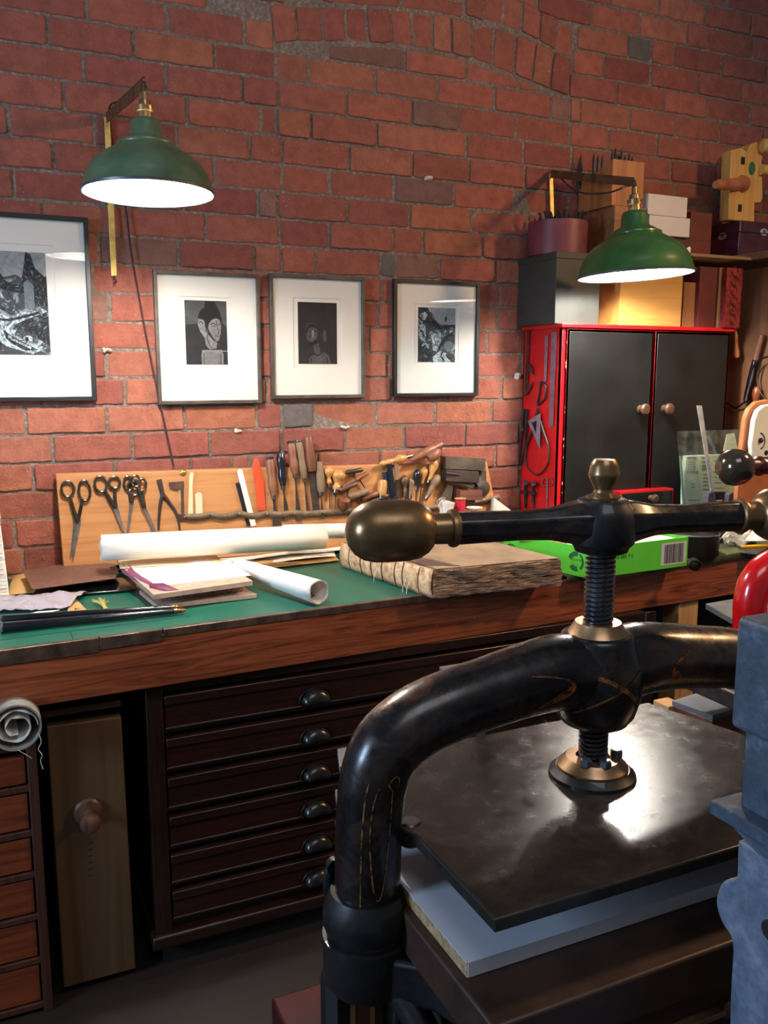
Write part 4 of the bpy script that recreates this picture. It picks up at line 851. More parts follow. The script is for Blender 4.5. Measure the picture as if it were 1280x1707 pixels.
# shelf over the red books with maroon case and clamp
sh = MB(); SZ = W(1188,436,-.10).z; p = W(1150,436,-.26)
sh.box((W(1146,436,-.26).x,-.26,SZ-.012),(PX-.001,-.012,SZ)); tag(sh.build('shelf_board', wood('greyed_shelf',(150,116,86),(116,88,66),'x',16,.6), None, bevel=.002), 'thin greyish shelf board over the dark red books', 'shelf')
q = MB(); a = W(1152,352,-.15); b_ = W(1188,352,-.15); q.box((a.x,-.15,SZ+.0005),(b_.x,-.014,a.z)); tag(q.build('red_box', wood('brick_red_box',(104,42,30),(84,34,26),'x',18,.55), None, bevel=.002), 'dark brick-red box on the thin shelf, right of the white cartons', 'box')
q = MB(); c = W(1147,425,-.265); q.prism([W(1143,415,-.255),W(1148,411,-.255),W(1150,414,-.255),W(1148,428,-.255),W(1143,425,-.255)],(0,-.004,0)); tag(q.build('paper_tag', m_cream, None), 'small torn cream paper tag stuck on the shelf end', 'tag')
# maroon case standing over the partition, its corner towards the camera
KX, KY, KZ0, KZ1 = 2.752, -.178, 2.012, 2.144
ca = thing('maroon_case', (KX+.15,-.1,KZ0), 'dark maroon case with two oval maker badges on the highest shelf at the right', 'case')
m_case = mt('maroon_case_cloth',(74,30,42),(52,20,30),14,.35,coat=.2)
q = MB(); q.box((KX,KY,KZ0),(KX+.42,-.02,KZ1)); q.build('case_body', m_case, ca, bevel=.004)
q = MB(); q.box((KX-.002,KY-.003,KZ1-.045),(KX+.422,-.018,KZ1-.041)); q.build('lid_seam', m_dark, ca, smooth=0)
for c, ax in ((X(1204,394,KX-.0005),Vector((-1,0,0))),(W(1273,387,KY-.0005),Vector((0,-1,0)))):
    q = MB(); u = ax.cross(Vector((0,0,1))); P = [c+u*math.cos(2*PI*k/24)*.021+Vector((0,0,1))*math.sin(2*PI*k/24)*.014 for k in range(24)]; q.prism(P, ax*.0015); bd = q.build('badge', mt('silver_badge',(196,190,184),(160,156,150),30,.35,.5), ca, smooth=0)
    q = MB(); P = [c+ax*.002+u*x*.8+Vector((0,0,y*.8)) for x,y in ((-.012,-.009),(-.004,.008),(.004,.010),(-.002,.0),(.010,.002),(.004,-.008),(-.002,-.004))]; q.tube(P,.0014,6,closed=False); q.build('emblem', m_dark, bd)
q = MB(); q.box((KX-.01,-.62,KZ0-.03),(KX+.45,-.018,KZ0-.002)); tag(q.build('top_shelf', wood('greyed_shelf',(0,0,0),(0,0,0)), None, bevel=.002), 'long shelf board under the maroon case', 'shelf')
# pale wooden screw clamp on the case
cl = thing('wooden_clamp', (2.84,-.12,KZ1), 'pale yellow wooden press clamp with turned screws standing on the maroon case', 'clamp')
YC2 = -.16
def CP(px,py): return W(px,py,YC2)
m_clamp = wood('yellow_beech', (206,160,86), (176,128,62), 'z', 24, .4, coat=.2, bmp=.04)
ol = [(1219,250),(1236,246),(1246,252),(1252,240),(1262,236),(1270,246),(1272,262),(1270,268),(1272,330),(1268,338),(1258,338),(1258,366),(1214,368)]
q = MB(); P = [CP(*p) for p in ol]; zmin = min(p.z for p in P); 
P = [Vector((p.x,p.y,max(p.z,KZ1+.001))) for p in P]; P[-1].z = P[-2].z = KZ1+.001; q.prism(P,(0,.05,0)); q.build('cheek', m_clamp, cl, bevel=.004)
q = MB(); 
for x,y in ((1238,268),(1233,347)): c = CP(x,y); q.box((c.x-.010,YC2-.001,c.z-.014),(c.x+.010,YC2+.002,c.z+.014))
q.build('square_hole', m_dark, cl, smooth=0)
q = MB(); c = CP(1253,281); P = [c+Vector((math.cos(2*PI*k/24)*.017,-.0012,math.sin(2*PI*k/24)*.025)) for k in range(24)]; q.prism(P,(0,.002,0)); tag(q.build('round_label', mt('green_sticker',(30,110,60),(24,92,50),10,.5), cl, smooth=0), 'green round sticker')
a, b_ = CP(1241,306), W(1196,307,-.24); q = MB(); q.lathe(CP(1241,306)+Vector((0,.01,0)), (b_-a), [(0,.032),(.02,.034),(.035,.026),(.05,.024),((b_-a).length*.9,.02),((b_-a).length,.014)], 20); q.build('screw_handle', mt('amber_wood',(168,104,58),(136,80,44),20,.35,coat=.3), cl)
q = MB(); a = CP(1268,245); q.lathe(a+Vector((-.02,-.02,0)), (1,-.1,0), [(0,.01),(.01,.026),(.05,.03),(.09,.026),(.12,.03),(.2,.028)], 20); q.lathe(CP(1268,284)+Vector((-.01,-.01,0)), (1,-.1,0), [(0,.02),(.2,.02)], 16); q.build('screw_shaft', m_clamp, cl)
# ================================================================ things lying on the bench
T0 = TOP+.0015
def ZP(px, py, h): return Z(px, py, T0+h)
# stack of sheets at the left edge
q = MB(); a = ZP(17,998,0); z = T0
for i in range(60):
    h = R.uniform(.008,.014); j = R.uniform(-.003,.003); q.box((a.x-.24+j,a.y-.0+j,z),(a.x-.004+j-.0004*i*(1 if i>3 else 0),a.y+.22,z+h-.0012)); z += h
    if z > 1.285: break
o = tag(q.build('sheet_stack', m_cream, None, bevel=.001), 'tall stack of deckle-edged cream sheets at the left edge of the bench', 'paper stack'); o['kind'] = 'stuff'
def grid_sheet(c4, nx, ny, zf, mat, name, thick=.0015, parent=None, smooth=60):
    """four corner points (front-left, front-right, back-right, back-left) filled with a wavy sheet"""
    q = MB(); vs = []
    for i in range(nx+1):
        for j in range(ny+1):
            u, v = i/nx, j/ny; p = (c4[0].lerp(c4[1],u)).lerp(c4[3].lerp(c4[2],u), v); vs.append((p.x, p.y, p.z+zf(u,v)))
    q.add(vs, [(i*(ny+1)+j,(i+1)*(ny+1)+j,(i+1)*(ny+1)+j+1,i*(ny+1)+j+1) for i in range(nx) for j in range(ny)])
    return q.build(name, mat, parent, solid=thick, smooth=smooth)
m_kraft = mt('kraft_paper', (206,166,108), (188,146,90), 8, .7, bmp=.1)
o = grid_sheet([ZP(14,992,.004),ZP(150,978,.004),ZP(172,925,.02),ZP(24,946,.012)], 10, 8, lambda u,v: .010*math.sin(u*3)*(v)+.004*math.sin(v*7), m_kraft, 'kraft_envelope')
tag(o, 'tan kraft envelope lying under the brown leather board at the left', 'envelope')
m_lea = mt('brown_leather_board', (112,76,62), (92,60,50), 60, .55, bmp=.25, bsc=220)
lb = thing('leather_board', ZP(120,965,.03), 'dark brown leather-covered book board lying on the tan envelope', 'book board')
q = MB(); P = [ZP(54,981,.034),ZP(192,963,.030),ZP(198,950,.032),ZP(186,936,.036),ZP(165,931,.040),ZP(38,950,.040),ZP(40,956,.038)]; q.prism(P,(0,0,-.004)); q.build('board', m_lea, lb, bevel=.001)
q = MB()
for i in range(7):
    s_ = ZP(186+R.uniform(-6,8),940+i*3,.037); q.tube([s_, s_+Vector((R.uniform(.006,.02),R.uniform(-.01,.004),R.uniform(-.006,.004)))], .002, 5)
o = q.build('torn_leather_edge', m_lea, lb); o['kind'] = 'stuff'
# black folder
m_blkp = mt('glossy_black_plastic', (20,22,28), (12,14,18), 8, .18, coat=.5)
q = MB(); P = [ZP(50,999,.002),ZP(228,985,.002),ZP(205,966,.004),ZP(70,972,.004)]; q.prism(P,(0,0,.006)); tag(q.build('black_folder', m_blkp, None, bevel=.002), 'glossy black folder under the leather board and the plastic bag', 'folder')
q = MB(); P = [ZP(165,970,.0115),ZP(178,968,.0115),ZP(180,966,.0115),ZP(166,968,.0115)]; q.prism(P,(0,0,.0005)); tag(q.build('white_label', m_white, None, smooth=0), 'tiny white sticker on the black folder', 'label')
# crumpled plastic bag
m_bag, t, b = nt('cloudy_plastic'); b.inputs['Base Color'].default_value = lin((196,184,192)); b.inputs['Roughness'].default_value = .28; b.inputs['Alpha'].default_value = .82; b.inputs['Specular IOR Level'].default_value = .8
bump(t, b, noise(t, coords(t), 22, 5, .6, 1.5), .9, .01)
def bagz(u, v): return .010*(1+math.sin(u*11+v*3)*math.cos(v*9+u*4))*(4*v*(1-v)+.15)+.006*R.random()
o = grid_sheet([ZP(-60,1022,.004),ZP(112,1016,.003),ZP(146,990,.004),ZP(-60,998,.006)], 26, 10, bagz, m_bag, 'plastic_bag', .0008); tag(o, 'crumpled cloudy plastic bag at the left, in front of the black folder', 'bag')
q = MB(); P = [ZP(50,1023,.012),ZP(85,1021,.012),ZP(100,1017,.012),ZP(62,1020,.012)]; q.prism(P,(0,0,.001)); tag(q.build('paper_slip', m_white, None, smooth=0), 'thin white paper slip on the front edge of the plastic bag', 'paper')
q = MB(); P = [ZP(112,1020,.0),ZP(144,1017,.0),ZP(128,1000,.0),ZP(118,1001,.0)]; q.prism(P,(0,0,.0012)); cdx = tag(q.build('cardboard_offcut', m_kraft, None, smooth=0), 'small tan cardboard offcut behind the black rods', 'card')
q = MB(); a = ZP(124,1016,.0016); q.box((a.x,a.y,a.z),(a.x+.012,a.y+.003,a.z+.0003)); q.box((a.x+.002,a.y+.006,a.z),(a.x+.006,a.y+.012,a.z+.0003)); q.build('printed_mark', m_dark, cdx, smooth=0)
# little bundle of raffia threads
q = MB(); c = ZP(176,1014,.002)
for i in range(16):
    e = ZP(R.uniform(152,182), R.uniform(994,1004), R.uniform(.001,.014)); q.tube(bez([c+Vector((R.uniform(-.006,.006),R.uniform(-.01,.01),0)), c.lerp(e,.5)+Vector((R.uniform(-.004,.004),0,.006)), e],4), .0009, 5)
o = tag(q.build('raffia_threads', mt('straw_yellow',(214,196,110),(190,168,84),20,.7)), 'little bundle of straw-yellow threads on the green top behind the rods', 'threads'); o['kind'] = 'stuff'
# two black rods
def rod(p0, p1, rad, lab):
    t_ = thing('black_rod', p0.lerp(p1,.5), lab, 'rod'); ax = p1-p0; L = ax.length; q = MB(); q.lathe(p0, ax, [(0,rad*.9),(.002,rad),(L*.97,rad*.62),(L,rad*.6)], 20); q.build('shaft', m_blkp, t_)
    q = MB(); q.lathe(p0, ax, [(-.004,rad*.5),(-.003,rad*1.08),(.001,rad*1.1),(.0015,rad)], 20); q.build('silver_ring', m_steel, t_)
    q = MB(); q.lathe(p1, ax, [(0,rad*.6),(.008,rad*.66),(.010,rad*.5),(.016,rad*.5),(.017,rad*.66),(.022,rad*.5),(.030,rad*.25)], 14); q.build('threaded_tip', m_brass, t_)
rod(ZP(4,1033,.012), ZP(286,1013,.009), .012, 'thin black tapered rod, rear one of the two on the green bench top')
rod(ZP(4,1046,.0125), ZP(290,1019,.010), .0125, 'thin black tapered rod, front one of the two on the green bench top')
q = MB(); a, b_ = ZP(292,1010,.004), ZP(325,1005,.004); q.lathe(a, b_-a, [(0,.003),(.01,.0045),(.05,.004),(.06,.001)], 12); tag(q.build('brass_bolt', m_brass), 'worn brass bolt beyond the tips of the black rods', 'bolt')
# open case-bound book: bottom board, text block, top board, loose purple spine
bk = thing('book_in_boards', ZP(330,985,0), 'thick book in pale boards with a loose purple leather spine on the green bench top', 'book')
m_brd = mt('pale_board_edge', (206,178,158), (184,154,134), 30, .7)
def quad_slab(px4, h, th, mat, name, parent, bevel=.001):
    P = [ZP(x,y,h) for x,y in px4]; q = MB(); q.prism(P,(0,0,-th)); return q.build(name, mat, parent, bevel=bevel)
quad_slab([(262,1009),(428,990),(388,968),(232,984)], .012, .012, m_brd, 'bottom_board', bk)
m_blk, t, b = nt('speckled_edge'); v = coords(t); b.inputs['Base Color'].default_value = lin((150,98,84)); t.links.new(ramp(t, noise(t, v, 260, 3, .6), [(.35, lin((120,70,60))),(.5, lin((158,106,92))),(.66, lin((206,170,150)))]), b.inputs['Base Color']); b.inputs['Roughness'].default_value = .7
P0 = [(266,989),(406,972),(372,952),(226,965)]; quad_slab(P0, .036, .024, m_blk, 'text_block', bk, .003)
quad_slab([(256,991),(421,968),(376,941),(205,946)][:4], .0505, .0140, m_brd, 'top_board', bk)
q = MB(); P = [ZP(x,y,.0515) for x,y in ((258,977),(419,960),(378,932),(205,937))]; q.prism(P,(0,0,-.001)); 
tp = quad_slab([(258,977),(419,959),(378,932),(205,937)], .0515, .001, m_white, 'top_paper', bk, 0)
m_pur = mt('purple_leather', (130,62,84), (98,50,90), 14, .5, bmp=.1)
q = MB(); l = [(198,942,.045),(204,955,.047),(222,966,.047),(242,976,.046),(252,982,.045)]; r_ = [(214,940,.054),(226,954,.054),(240,963,.055),(258,974,.056),(270,984,.052)]
vs = []
for a, b_ in zip(l, r_): vs += [ZP(*a), ZP(*b_)]
q.add(vs, [(2*i,2*i+1,2*i+3,2*i+2) for i in range(4)])
v2 = [ZP(250,983,.046), ZP(248,973,.062), ZP(272,972,.064), ZP(300,984,.050), ZP(280,990,.046)]; q.add(v2, [(0,1,2,3,4)])
q.build('loose_spine', m_pur, bk, solid=.0012)
q = MB()
for i in range(9): 
    a = ZP(196+i*3, 938+i*1.6, .05); q.tube([a, a+Vector((R.uniform(-.012,.006),R.uniform(-.006,.006),R.uniform(0,.012)))], .0014, 5)
o = q.build('torn_spine_end', mt('torn_pink',(176,120,110),(130,76,70),40,.8), bk); o['kind'] = 'stuff'
# kraft sheets and white sheets under the roll
for i, (pts, h, m, nm, lab, cat) in enumerate([
    ([(420,950),(565,934),(545,918),(380,932)], .004, m_kraft, 'kraft_sheet', 'tan sheet lowest under the white roll, showing at its right end', 'paper'),
    ([(372,942),(560,928),(552,912),(350,926)], .010, m_cream, 'cream_sheet', 'cream sheet lying on the tan sheet under the long roll', 'paper'),
    ([(365,936),(574,917),(540,900),(340,915)], .020, m_white, 'white_sheet', 'loose white sheet directly under the long roll, curling at the right end', 'paper')]):
    o = grid_sheet([ZP(*p,h) for p in pts], 12, 6, lambda u,v,i=i: .004*math.sin(u*7+i*2)*math.sin(v*3+i)+(.006*max(0,u-.8)*5 if i == 2 else 0), m, nm, .001); tag(o, lab, cat)
o = grid_sheet([ZP(200,948,.052),ZP(372,938,.052),ZP(360,925,.054),ZP(196,930,.054)], 8, 4, lambda u,v: .002*math.sin(u*6), mt('cream_board',(226,206,168),(214,192,152),8,.7), 'cream_card', .001); tag(o, 'cream card between the book in boards and the long paper roll', 'card')
# long roll of white paper
def roll(p0, p1, r0, r1, mat, name, lab, turns=2.2, seg=44, inner=.72, parent=None):
    ax = (p1-p0).normalized(); a = Vector((0,0,1)); a = (a-ax*a.dot(ax)).normalized(); b_ = ax.cross(a); q = MB(); vs = []; n = int(seg*turns); L = (p1-p0).length
    for i in range(n+1):
        th = 2*PI*i/seg; f = 1-(1-inner)*(i/n)
        for k in range(9):
            s = k/8; r = (r0+(r1-r0)*s)*f*(1+.015*math.sin(th*3+s*4)); e = .002*math.sin(th*5)*(1 if k in (0,8) else 0)
            vs.append(p0+ax*(s*L+e)+a*math.cos(th)*r+b_*math.sin(th)*r)
    q.add(vs, [(i*9+k,(i+1)*9+k,(i+1)*9+k+1,i*9+k+1) for i in range(n) for k in range(8)])
    return tag(q.build(name, mat, parent, solid=.0009, smooth=60), lab, 'paper roll')
ra, rb = ZP(168,914,.112), ZP(540,895,.096)
roll(ra, rb, .040, .040, m_cream, 'paper_roll', 'long cream-white paper roll lying across the bench in front of the tool board')
roll(ZP(470,888,.100), ZP(580,885,.100), .026, .026, m_white, 'paper_roll', 'shorter white roll whose end shows behind the long roll near the brass ball', 1.6)
ra, rb = ZP(398,944,.045), ZP(532,987,.036)
rr = roll(ra, rb, .024, .0345, m_white, 'paper_roll', 'short white paper roll with its open end facing forward at the bench edge', 2.0, inner=.86)
q = MB(); c = rb+(ra-rb)*.04
for i in range(5): q.tube(bez([c+Vector((R.uniform(-.02,.0),-.005,R.uniform(-.02,0))) for _ in range(3)],4), .0005, 4)
o = q.build('pencil_squiggles', m_dark, rr)
# ---------------------------------------------------------------- thick old book with raw spine
ob = thing('old_book', ZP(740,960,0), 'thick old book with raw sewn spine and brown deckled leaves at the bench front', 'book')
H = .080
fl_ = ZP(722,998,0); bl_ = ZP(570,945,0); fr_ = ZP(935,976,0)

u = (fr_-fl_); v = (bl_-fl_); 
m_spine, t, b = nt('raw_spine'); vv = coords(t); t.links.new(ramp(t, noise(t, vv, 40, 6, .7), [(.3, lin((140,88,56))),(.48, lin((206,166,124))),(.62, lin((230,200,164))),(.8, lin((168,112,76)))]), b.inputs['Base Color']); b.inputs['Roughness'].default_value = .85; bump(t, b, noise(t, vv, 90, 5), .7, .003)
m_leaf, t, b = nt('brown_leaves'); vv = coords(t, (1,1,14)); t.links.new(ramp(t, noise(t, vv, 16, 7, .7, .6), [(.34, lin((70,48,36))),(.46, lin((140,108,82))),(.62, lin((190,164,134)))]), b.inputs['Base Color']); b.inputs['Roughness'].default_value = .9; bump(t, b, noise(t, vv, 30, 6, .7), .9, .005)
m_otop = mt('foxed_page', (150,126,98), (112,92,72), 9, .85, bmp=.3, bsc=40, lo=.3, hi=.7)
# text block: many thin uneven layers following the edges
q = MB(); nl = 24
for i in range(nl):
    z0, z1 = H*i/nl, H*(i+1)/nl; n = 26; ring = []
    def edge(a, b_, amp, n):
        out = []
        for k in range(n): 
            p = a.lerp(b_, k/n); w_ = amp*(math.sin(k*1.3+i*.7)*.5+math.sin(k*.5+i*.2)+R.uniform(-.6,.6)); d = (b_-a).normalized(); out.append(p+Vector((d.y,-d.x,0))*w_)
        return out
    ins = .0 if i not in (0,9,10,nl-1) else -.003
    ring = edge(fl_+v*.0-v.normalized()*ins, fr_-v.normalized()*ins, .0034, n)+edge(fr_, fr_+v, .004, 8)+edge(fr_+v, bl_, .0005, 4)+edge(bl_, fl_, .0006, 12)
    zz = [.003*math.sin(k*.55)+.002*math.sin(k*1.7) if k < n else 0 for k in range(len(ring))]
    m = len(ring); lo_ = [p+Vector((0,0,z0+zz[k]*(i/nl)*(1-i/nl)*3)) for k, p in enumerate(ring)]; hi_ = [p+Vector((0,0,z1-.0004+zz[k]*(i/nl)*(1-i/nl)*3)) for k, p in enumerate(ring)]
    q.add(lo_+hi_, [tuple(range(m-1,-1,-1)), tuple(range(m,2*m))]+[(k,(k+1)%m,m+(k+1)%m,m+k) for k in range(m)])
q.build('text_block', m_leaf, ob, smooth=30)
q = MB(); z_ = Vector((0,0,H)); q.prism([fl_+z_+u*.03+v*.01, fr_+z_-u*.01+v*.01, fr_+v*.98+z_, bl_+z_+u*.02-v*.02], (0,0,.003)); q.build('top_leaf', m_otop, ob, bevel=.001)
q = MB(); q.prism([fl_+z_+u*.02+v*.12+Vector((0,0,.003)), fl_+z_+u*.22+v*.02+Vector((0,0,.003)), fl_+z_+u*.2+v*.1+Vector((0,0,.003)), fl_+z_+u*.06+v*.95+Vector((0,0,.003))], (0,0,.0012)); q.build('dark_leather_scrap', mt('dark_scrap',(84,58,46),(62,42,36),30,.7), ob)
q = MB(); nrm = Vector((v.y,-v.x,0)).normalized(); nrm = nrm if nrm.dot(u) < 0 else -nrm
vs = []; nn = 24; mm = 8
for i in range(nn+1):
    for k in range(mm+1):
        s, h_ = i/nn, k/mm; bulge = .008*math.sin(h_*PI)+.0015*math.sin(s*60)+R.uniform(-.0008,.0008); vs.append(fl_.lerp(bl_, s)+nrm*(.001+bulge)+Vector((0,0,.001+h_*(H-.001))))
q.add(vs, [(i*(mm+1)+k,(i+1)*(mm+1)+k,(i+1)*(mm+1)+k+1,i*(mm+1)+k+1) for i in range(nn) for k in range(mm)]); q.build('spine', m_spine, ob, solid=.001, smooth=60)
for s in (.12,.28,.36,.5,.62,.74,.88):
    q = MB(); c = fl_.lerp(bl_, s); q.tube([c+nrm*(.0025+.009*math.sin(h_*PI))+Vector((0,0,.001+h_*(H-.002))) for h_ in [k/10 for k in range(11)]], .0016, 6); q.build('sewing_cord', mt('dark_cord',(96,64,46),(70,46,34),40,.9), ob)
q = MB(); 
for s in (.2,.24,.55): c = fl_.lerp(bl_, s)+nrm*.012+Vector((0,0,H*.6)); q.tube(bez([c+Vector((0,0,.02)), c+Vector((.004,-.003,0)), c+Vector((-.008,-.004,-.03)), c+Vector((-.012,-.006,-.05))],4), .0008, 5)
q.build('loose_thread', m_cream, ob)
# ---------------------------------------------------------------- green carton lid full of papers
m_gr = mt('bright_green_card', (98,214,60), (88,200,52), 4, .5)
m_gri = mt('inner_card', (190,190,180), (170,170,160), 6, .7)
gx = thing('green_carton_lid', ZP(985,962,0), 'bright green shallow carton with a barcode, full of papers, behind the press screw', 'box')
pc_, pl_, pr2 = ZP(984,965,0), ZP(834,930,0), ZP(1145,943,0)
pl_ = Z(838,936,T0); dl = (pl_-pc_); dr_ = (pr2-pc_); HB = W(984,914,pc_.y).z-T0
# make the two sides square to one another around the visible corner
dr_n = dr_.normalized(); perp = Vector((-dr_n.y, dr_n.x, 0)); perp = perp if perp.dot(dl) > 0 else -perp
A_, B_, D_ = pc_, pc_+dr_, pc_+dl; C_ = B_+dl
def wallq(a, b_, nm, mat, dirin):
    q = MB(); i_ = dirin.normalized()*.003; q.hexa([a,b_,b_+i_,a+i_],[p+Vector((0,0,HB)) for p in (a,b_,b_+i_,a+i_)]); return q.build(nm, mat, gx, bevel=.0005)
wf = wallq(A_, B_, 'front_wall', m_gr, dl); ws = wallq(A_, D_, 'side_wall', m_gr, dr_); wallq(B_, C_, 'side_wall', m_gr, -dr_); wallq(D_, C_, 'back_wall', m_gr, -dl)
q = MB(); q.prism([A_,B_,C_,D_],(0,0,.002)); q.build('bottom', m_gr, gx)
m_dg = mt('dark_green_print', (20,92,50), (18,84,44), 4, .6)
def on_face(a, b_, u_, h_, off=.0006):
    d = (b_-a); n_ = Vector((d.y,-d.x,0)).normalized(); n_ = n_ if n_.dot(CAM-a) > 0 else -n_; return a+d*u_+Vector((0,0,h_*HB))+n_*off
def rect(q, a, b_, u0, u1, h0, h1, off=.0006, mi=0): q.add([on_face(a,b_,u0,h0,off),on_face(a,b_,u1,h0,off),on_face(a,b_,u1,h1,off),on_face(a,b_,u0,h1,off)], [(0,1,2,3)], mi)
q = MB(); rect(q, A_, B_, .71, .98, .12, .88); bc = q.build('barcode_label', mt('label_white',(206,206,214),(196,196,204),4,.6), wf, smooth=0)
q = MB(); uu = .745
while uu < .955: w_ = R.choice((.003,.005,.008)); rect(q, A_, B_, uu, uu+w_, .17, .82, .0010); uu += w_+R.choice((.003,.004,.006))
q.build('barcode', m_dark, bc, smooth=0)
def text(txt, a, b_, u_, h_, size, flipped, mat, parent, name='lettering'):
    cu = bpy.data.curves.new('t', 'FONT'); cu.body = txt; cu.size = size; cu.fill_mode = 'FRONT'; ob_ = bpy.data.objects.new('t', cu); C.objects.link(ob_)
    dg = bpy.context.evaluated_depsgraph_get(); me = bpy.data.meshes.new_from_object(ob_.evaluated_get(dg)); bpy.data.objects.remove(ob_, do_unlink=True)
    d = (b_-a).normalized(); o0 = on_face(a, b_, u_, h_, .0009); s = -1 if flipped else 1; q = MB()
    q.add([o0+d*(p.co.x*s)+Vector((0,0,p.co.y*s)) for p in me.vertices], [tuple(f.vertices) for f in me.polygons]); q.build(name, mat, parent, smooth=0)
text('5 x 500 Sheets', A_, B_, .42, .66, .017, True, m_dg, wf); text('Carton', A_, B_, .20, .42, .017, True, m_dg, wf)
q = MB()      # leaf emblem and arched emblem on the left side
def arcs(q, a, b_, uc, hc, ru, rh, a0, a1, w_):
    n = 14; pts = []
    for k in range(n+1): th = a0+(a1-a0)*k/n; pts.append((uc+ru*math.cos(th), hc+rh*math.sin(th), uc+(ru-w_)*math.cos(th), hc+(rh-w_*rh/ru)*math.sin(th)))
    for p, r2 in zip(pts, pts[1:]): q.add([on_face(a,b_,p[0],p[1]),on_face(a,b_,r2[0],r2[1]),on_face(a,b_,r2[2],r2[3]),on_face(a,b_,p[2],p[3])], [(0,1,2,3)])
for r_ in (.055,.04,.026): arcs(q, A_, D_, .90, .45, r_, r_*4.2, 0, PI, .008)
arcs(q, A_, D_, .90, .45, .062, .24, 0, 2*PI, .003)
q.build('arched_emblem', m_dg, ws, smooth=0); q = MB()
arcs(q, A_, D_, .16, .48, .085, .33, .3, 1.9, .04); arcs(q, A_, D_, .16, .48, .085, .33, 2.1, 4.0, .02); arcs(q, A_, D_, .16, .48, .085, .33, 4.4, 5.6, .045)
q.build('leaf_emblem', m_dg, ws, smooth=0)
text('RECYCLED', A_, D_, .08, .50, .010, False, m_dg, ws); text('A4 paper', A_, D_, .08, .86, .006, False, m_dg, ws)
for i, (s0, s1, h0, h1, m, lab) in enumerate([(.05,.97,.55,.80,m_white,'white papers stacked in the green carton'),]):
    q = MB(); q.prism([A_+dr_*.03+dl*.05+Vector((0,0,.02)), A_+dr_*.97+dl*.05+Vector((0,0,.02)), A_+dr_*.97+dl*.95+Vector((0,0,.025)), A_+dr_*.03+dl*.95+Vector((0,0,.025))],(0,0,HB*.55)); tag(q.build('paper_pile', m_white, None, bevel=.001), lab, 'paper')
zz = HB*.55+.026
for (u0,v0,u1,v1,ang,m,lab,dz) in ((.12,.12,.52,.75,.2,m_white,'loose white sheet at the left in the green carton',.0),(.45,.1,.96,.8,-.15,m_white,'large white sheet curling over the right side of the green carton',.004),(.02,.45,.42,.9,.3,wood('brown_veneer',(146,84,58),(112,62,44),'x',20,.6),'brown veneer sheet in the green carton',.003)):
    P = [A_+dr_*a+dl*b_+Vector((0,0,zz+dz)) for a,b_ in ((u0,v0),(u1,v0),(u1,v1),(u0,v1))]; c = sum(P, Vector())/4; P = [c+Matrix.Rotation(ang,3,'Z')@(p-c) for p in P]
    o = grid_sheet(P, 8, 4, lambda u,v: .008*u*u+.003, m, 'loose_sheet', .0008); tag(o, lab, 'paper')
q = MB(); c = A_+dr_*.88+dl*.25+Vector((0,0,zz+.012)); q.tube(bez([c+Vector((-.05,.0,.0)), c+Vector((-.02,.01,.008)), c+Vector((.01,0,.012)), c+Vector((.03,.005,.004)), c+Vector((.04,0,-.01))],5), .009, 8, flat=.35); tag(q.build('pink_ribbon', mt('pinkish_strip',(206,160,150),(176,128,122),10,.7), None), 'pinkish paper strip curled at the right end of the green carton', 'ribbon')
# ---------------------------------------------------------------- odds and ends right of the carton
tn = thing('black_tin', ZP(1178,925,0), 'low round black tin with a silver rim beside the green carton', 'tin'); c = ZP(1172,928,.004)+Vector((0,.05,0)); rt = .085; hT = .075
q = MB(); q.lathe(c,(0,0,1),[(0,rt*.97),(.004,rt),(hT,rt),(hT,rt-.003),(hT-.006,rt-.004)],40); q.build('body', mt('black_tin_paint',(26,24,26),(18,17,19),10,.35), tn)
q = MB(); P = [c+Vector((math.cos(2*PI*k/40)*rt,math.sin(2*PI*k/40)*rt,hT)) for k in range(40)]; q.tube(P,.0025,6,closed=True); q.lathe(c+Vector((0,0,hT-.01)),(0,0,1),[(0,rt-.004),(.004,rt-.006)],40); q.build('rim', m_steel, tn)
q = MB(); a = ZP(1158,943,.016); q.lathe(a,(.62,.75,0),[(0,.017),(.05,.017),(.05,.013),(0,.013)],18,cap=False); tag(q.build('black_coil', mt('dark_film',(30,30,32),(20,20,22),10,.3)), 'short coil of black film beside the green carton corner', 'coil')
o = grid_sheet([ZP(1213,912,.004),ZP(1262,905,.004),ZP(1250,888,.03),ZP(1200,892,.05)], 9, 9, lambda u,v: .016*math.sin(u*9+v*5)*math.sin(v*7+1)+.006*R.random(), m_cream, 'crumpled_paper', .0008, smooth=20); tag(o, 'crumpled cream paper behind the yellow pencil', 'paper')
q = MB(); a, b_, c_ = ZP(1243,902,.03), ZP(1290,902,.03), W(1262,876,ZP(1262,902,.03).y+.03); q.add([a,b_,c_,c_+Vector((.03,.08,-.06))],[(0,1,2),(1,3,2),(0,2,3)]); tag(q.build('folded_paper', m_white, None, solid=.001), 'white folded paper tent behind the yellow pencil', 'paper')
pe = thing('pencil', ZP(1255,910,.01), 'yellow pencil lying near the right edge of the bench', 'pencil'); a, b_ = ZP(1229,912,.012), ZP(1300,908,.012); q = MB(); q.lathe(a,b_-a,[(.01,.0055),((b_-a).length,.0055)],6); q.build('shaft', mt('yellow_pencil',(236,176,40),(222,160,30),8,.35), pe); q = MB(); q.lathe(a,b_-a,[(-.004,.001),(.01,.0055)],6); q.build('tip', m_steel, pe)
q = MB(); P = [ZP(1236,922,.003),ZP(1262,925,.003),ZP(1280,914,.004),ZP(1250,914,.004)]; q.prism(P,(0,0,.003)); tag(q.build('dark_scrap', m_iron, None, smooth=0), 'thin dark scrap lying in front of the pencil', 'scrap')
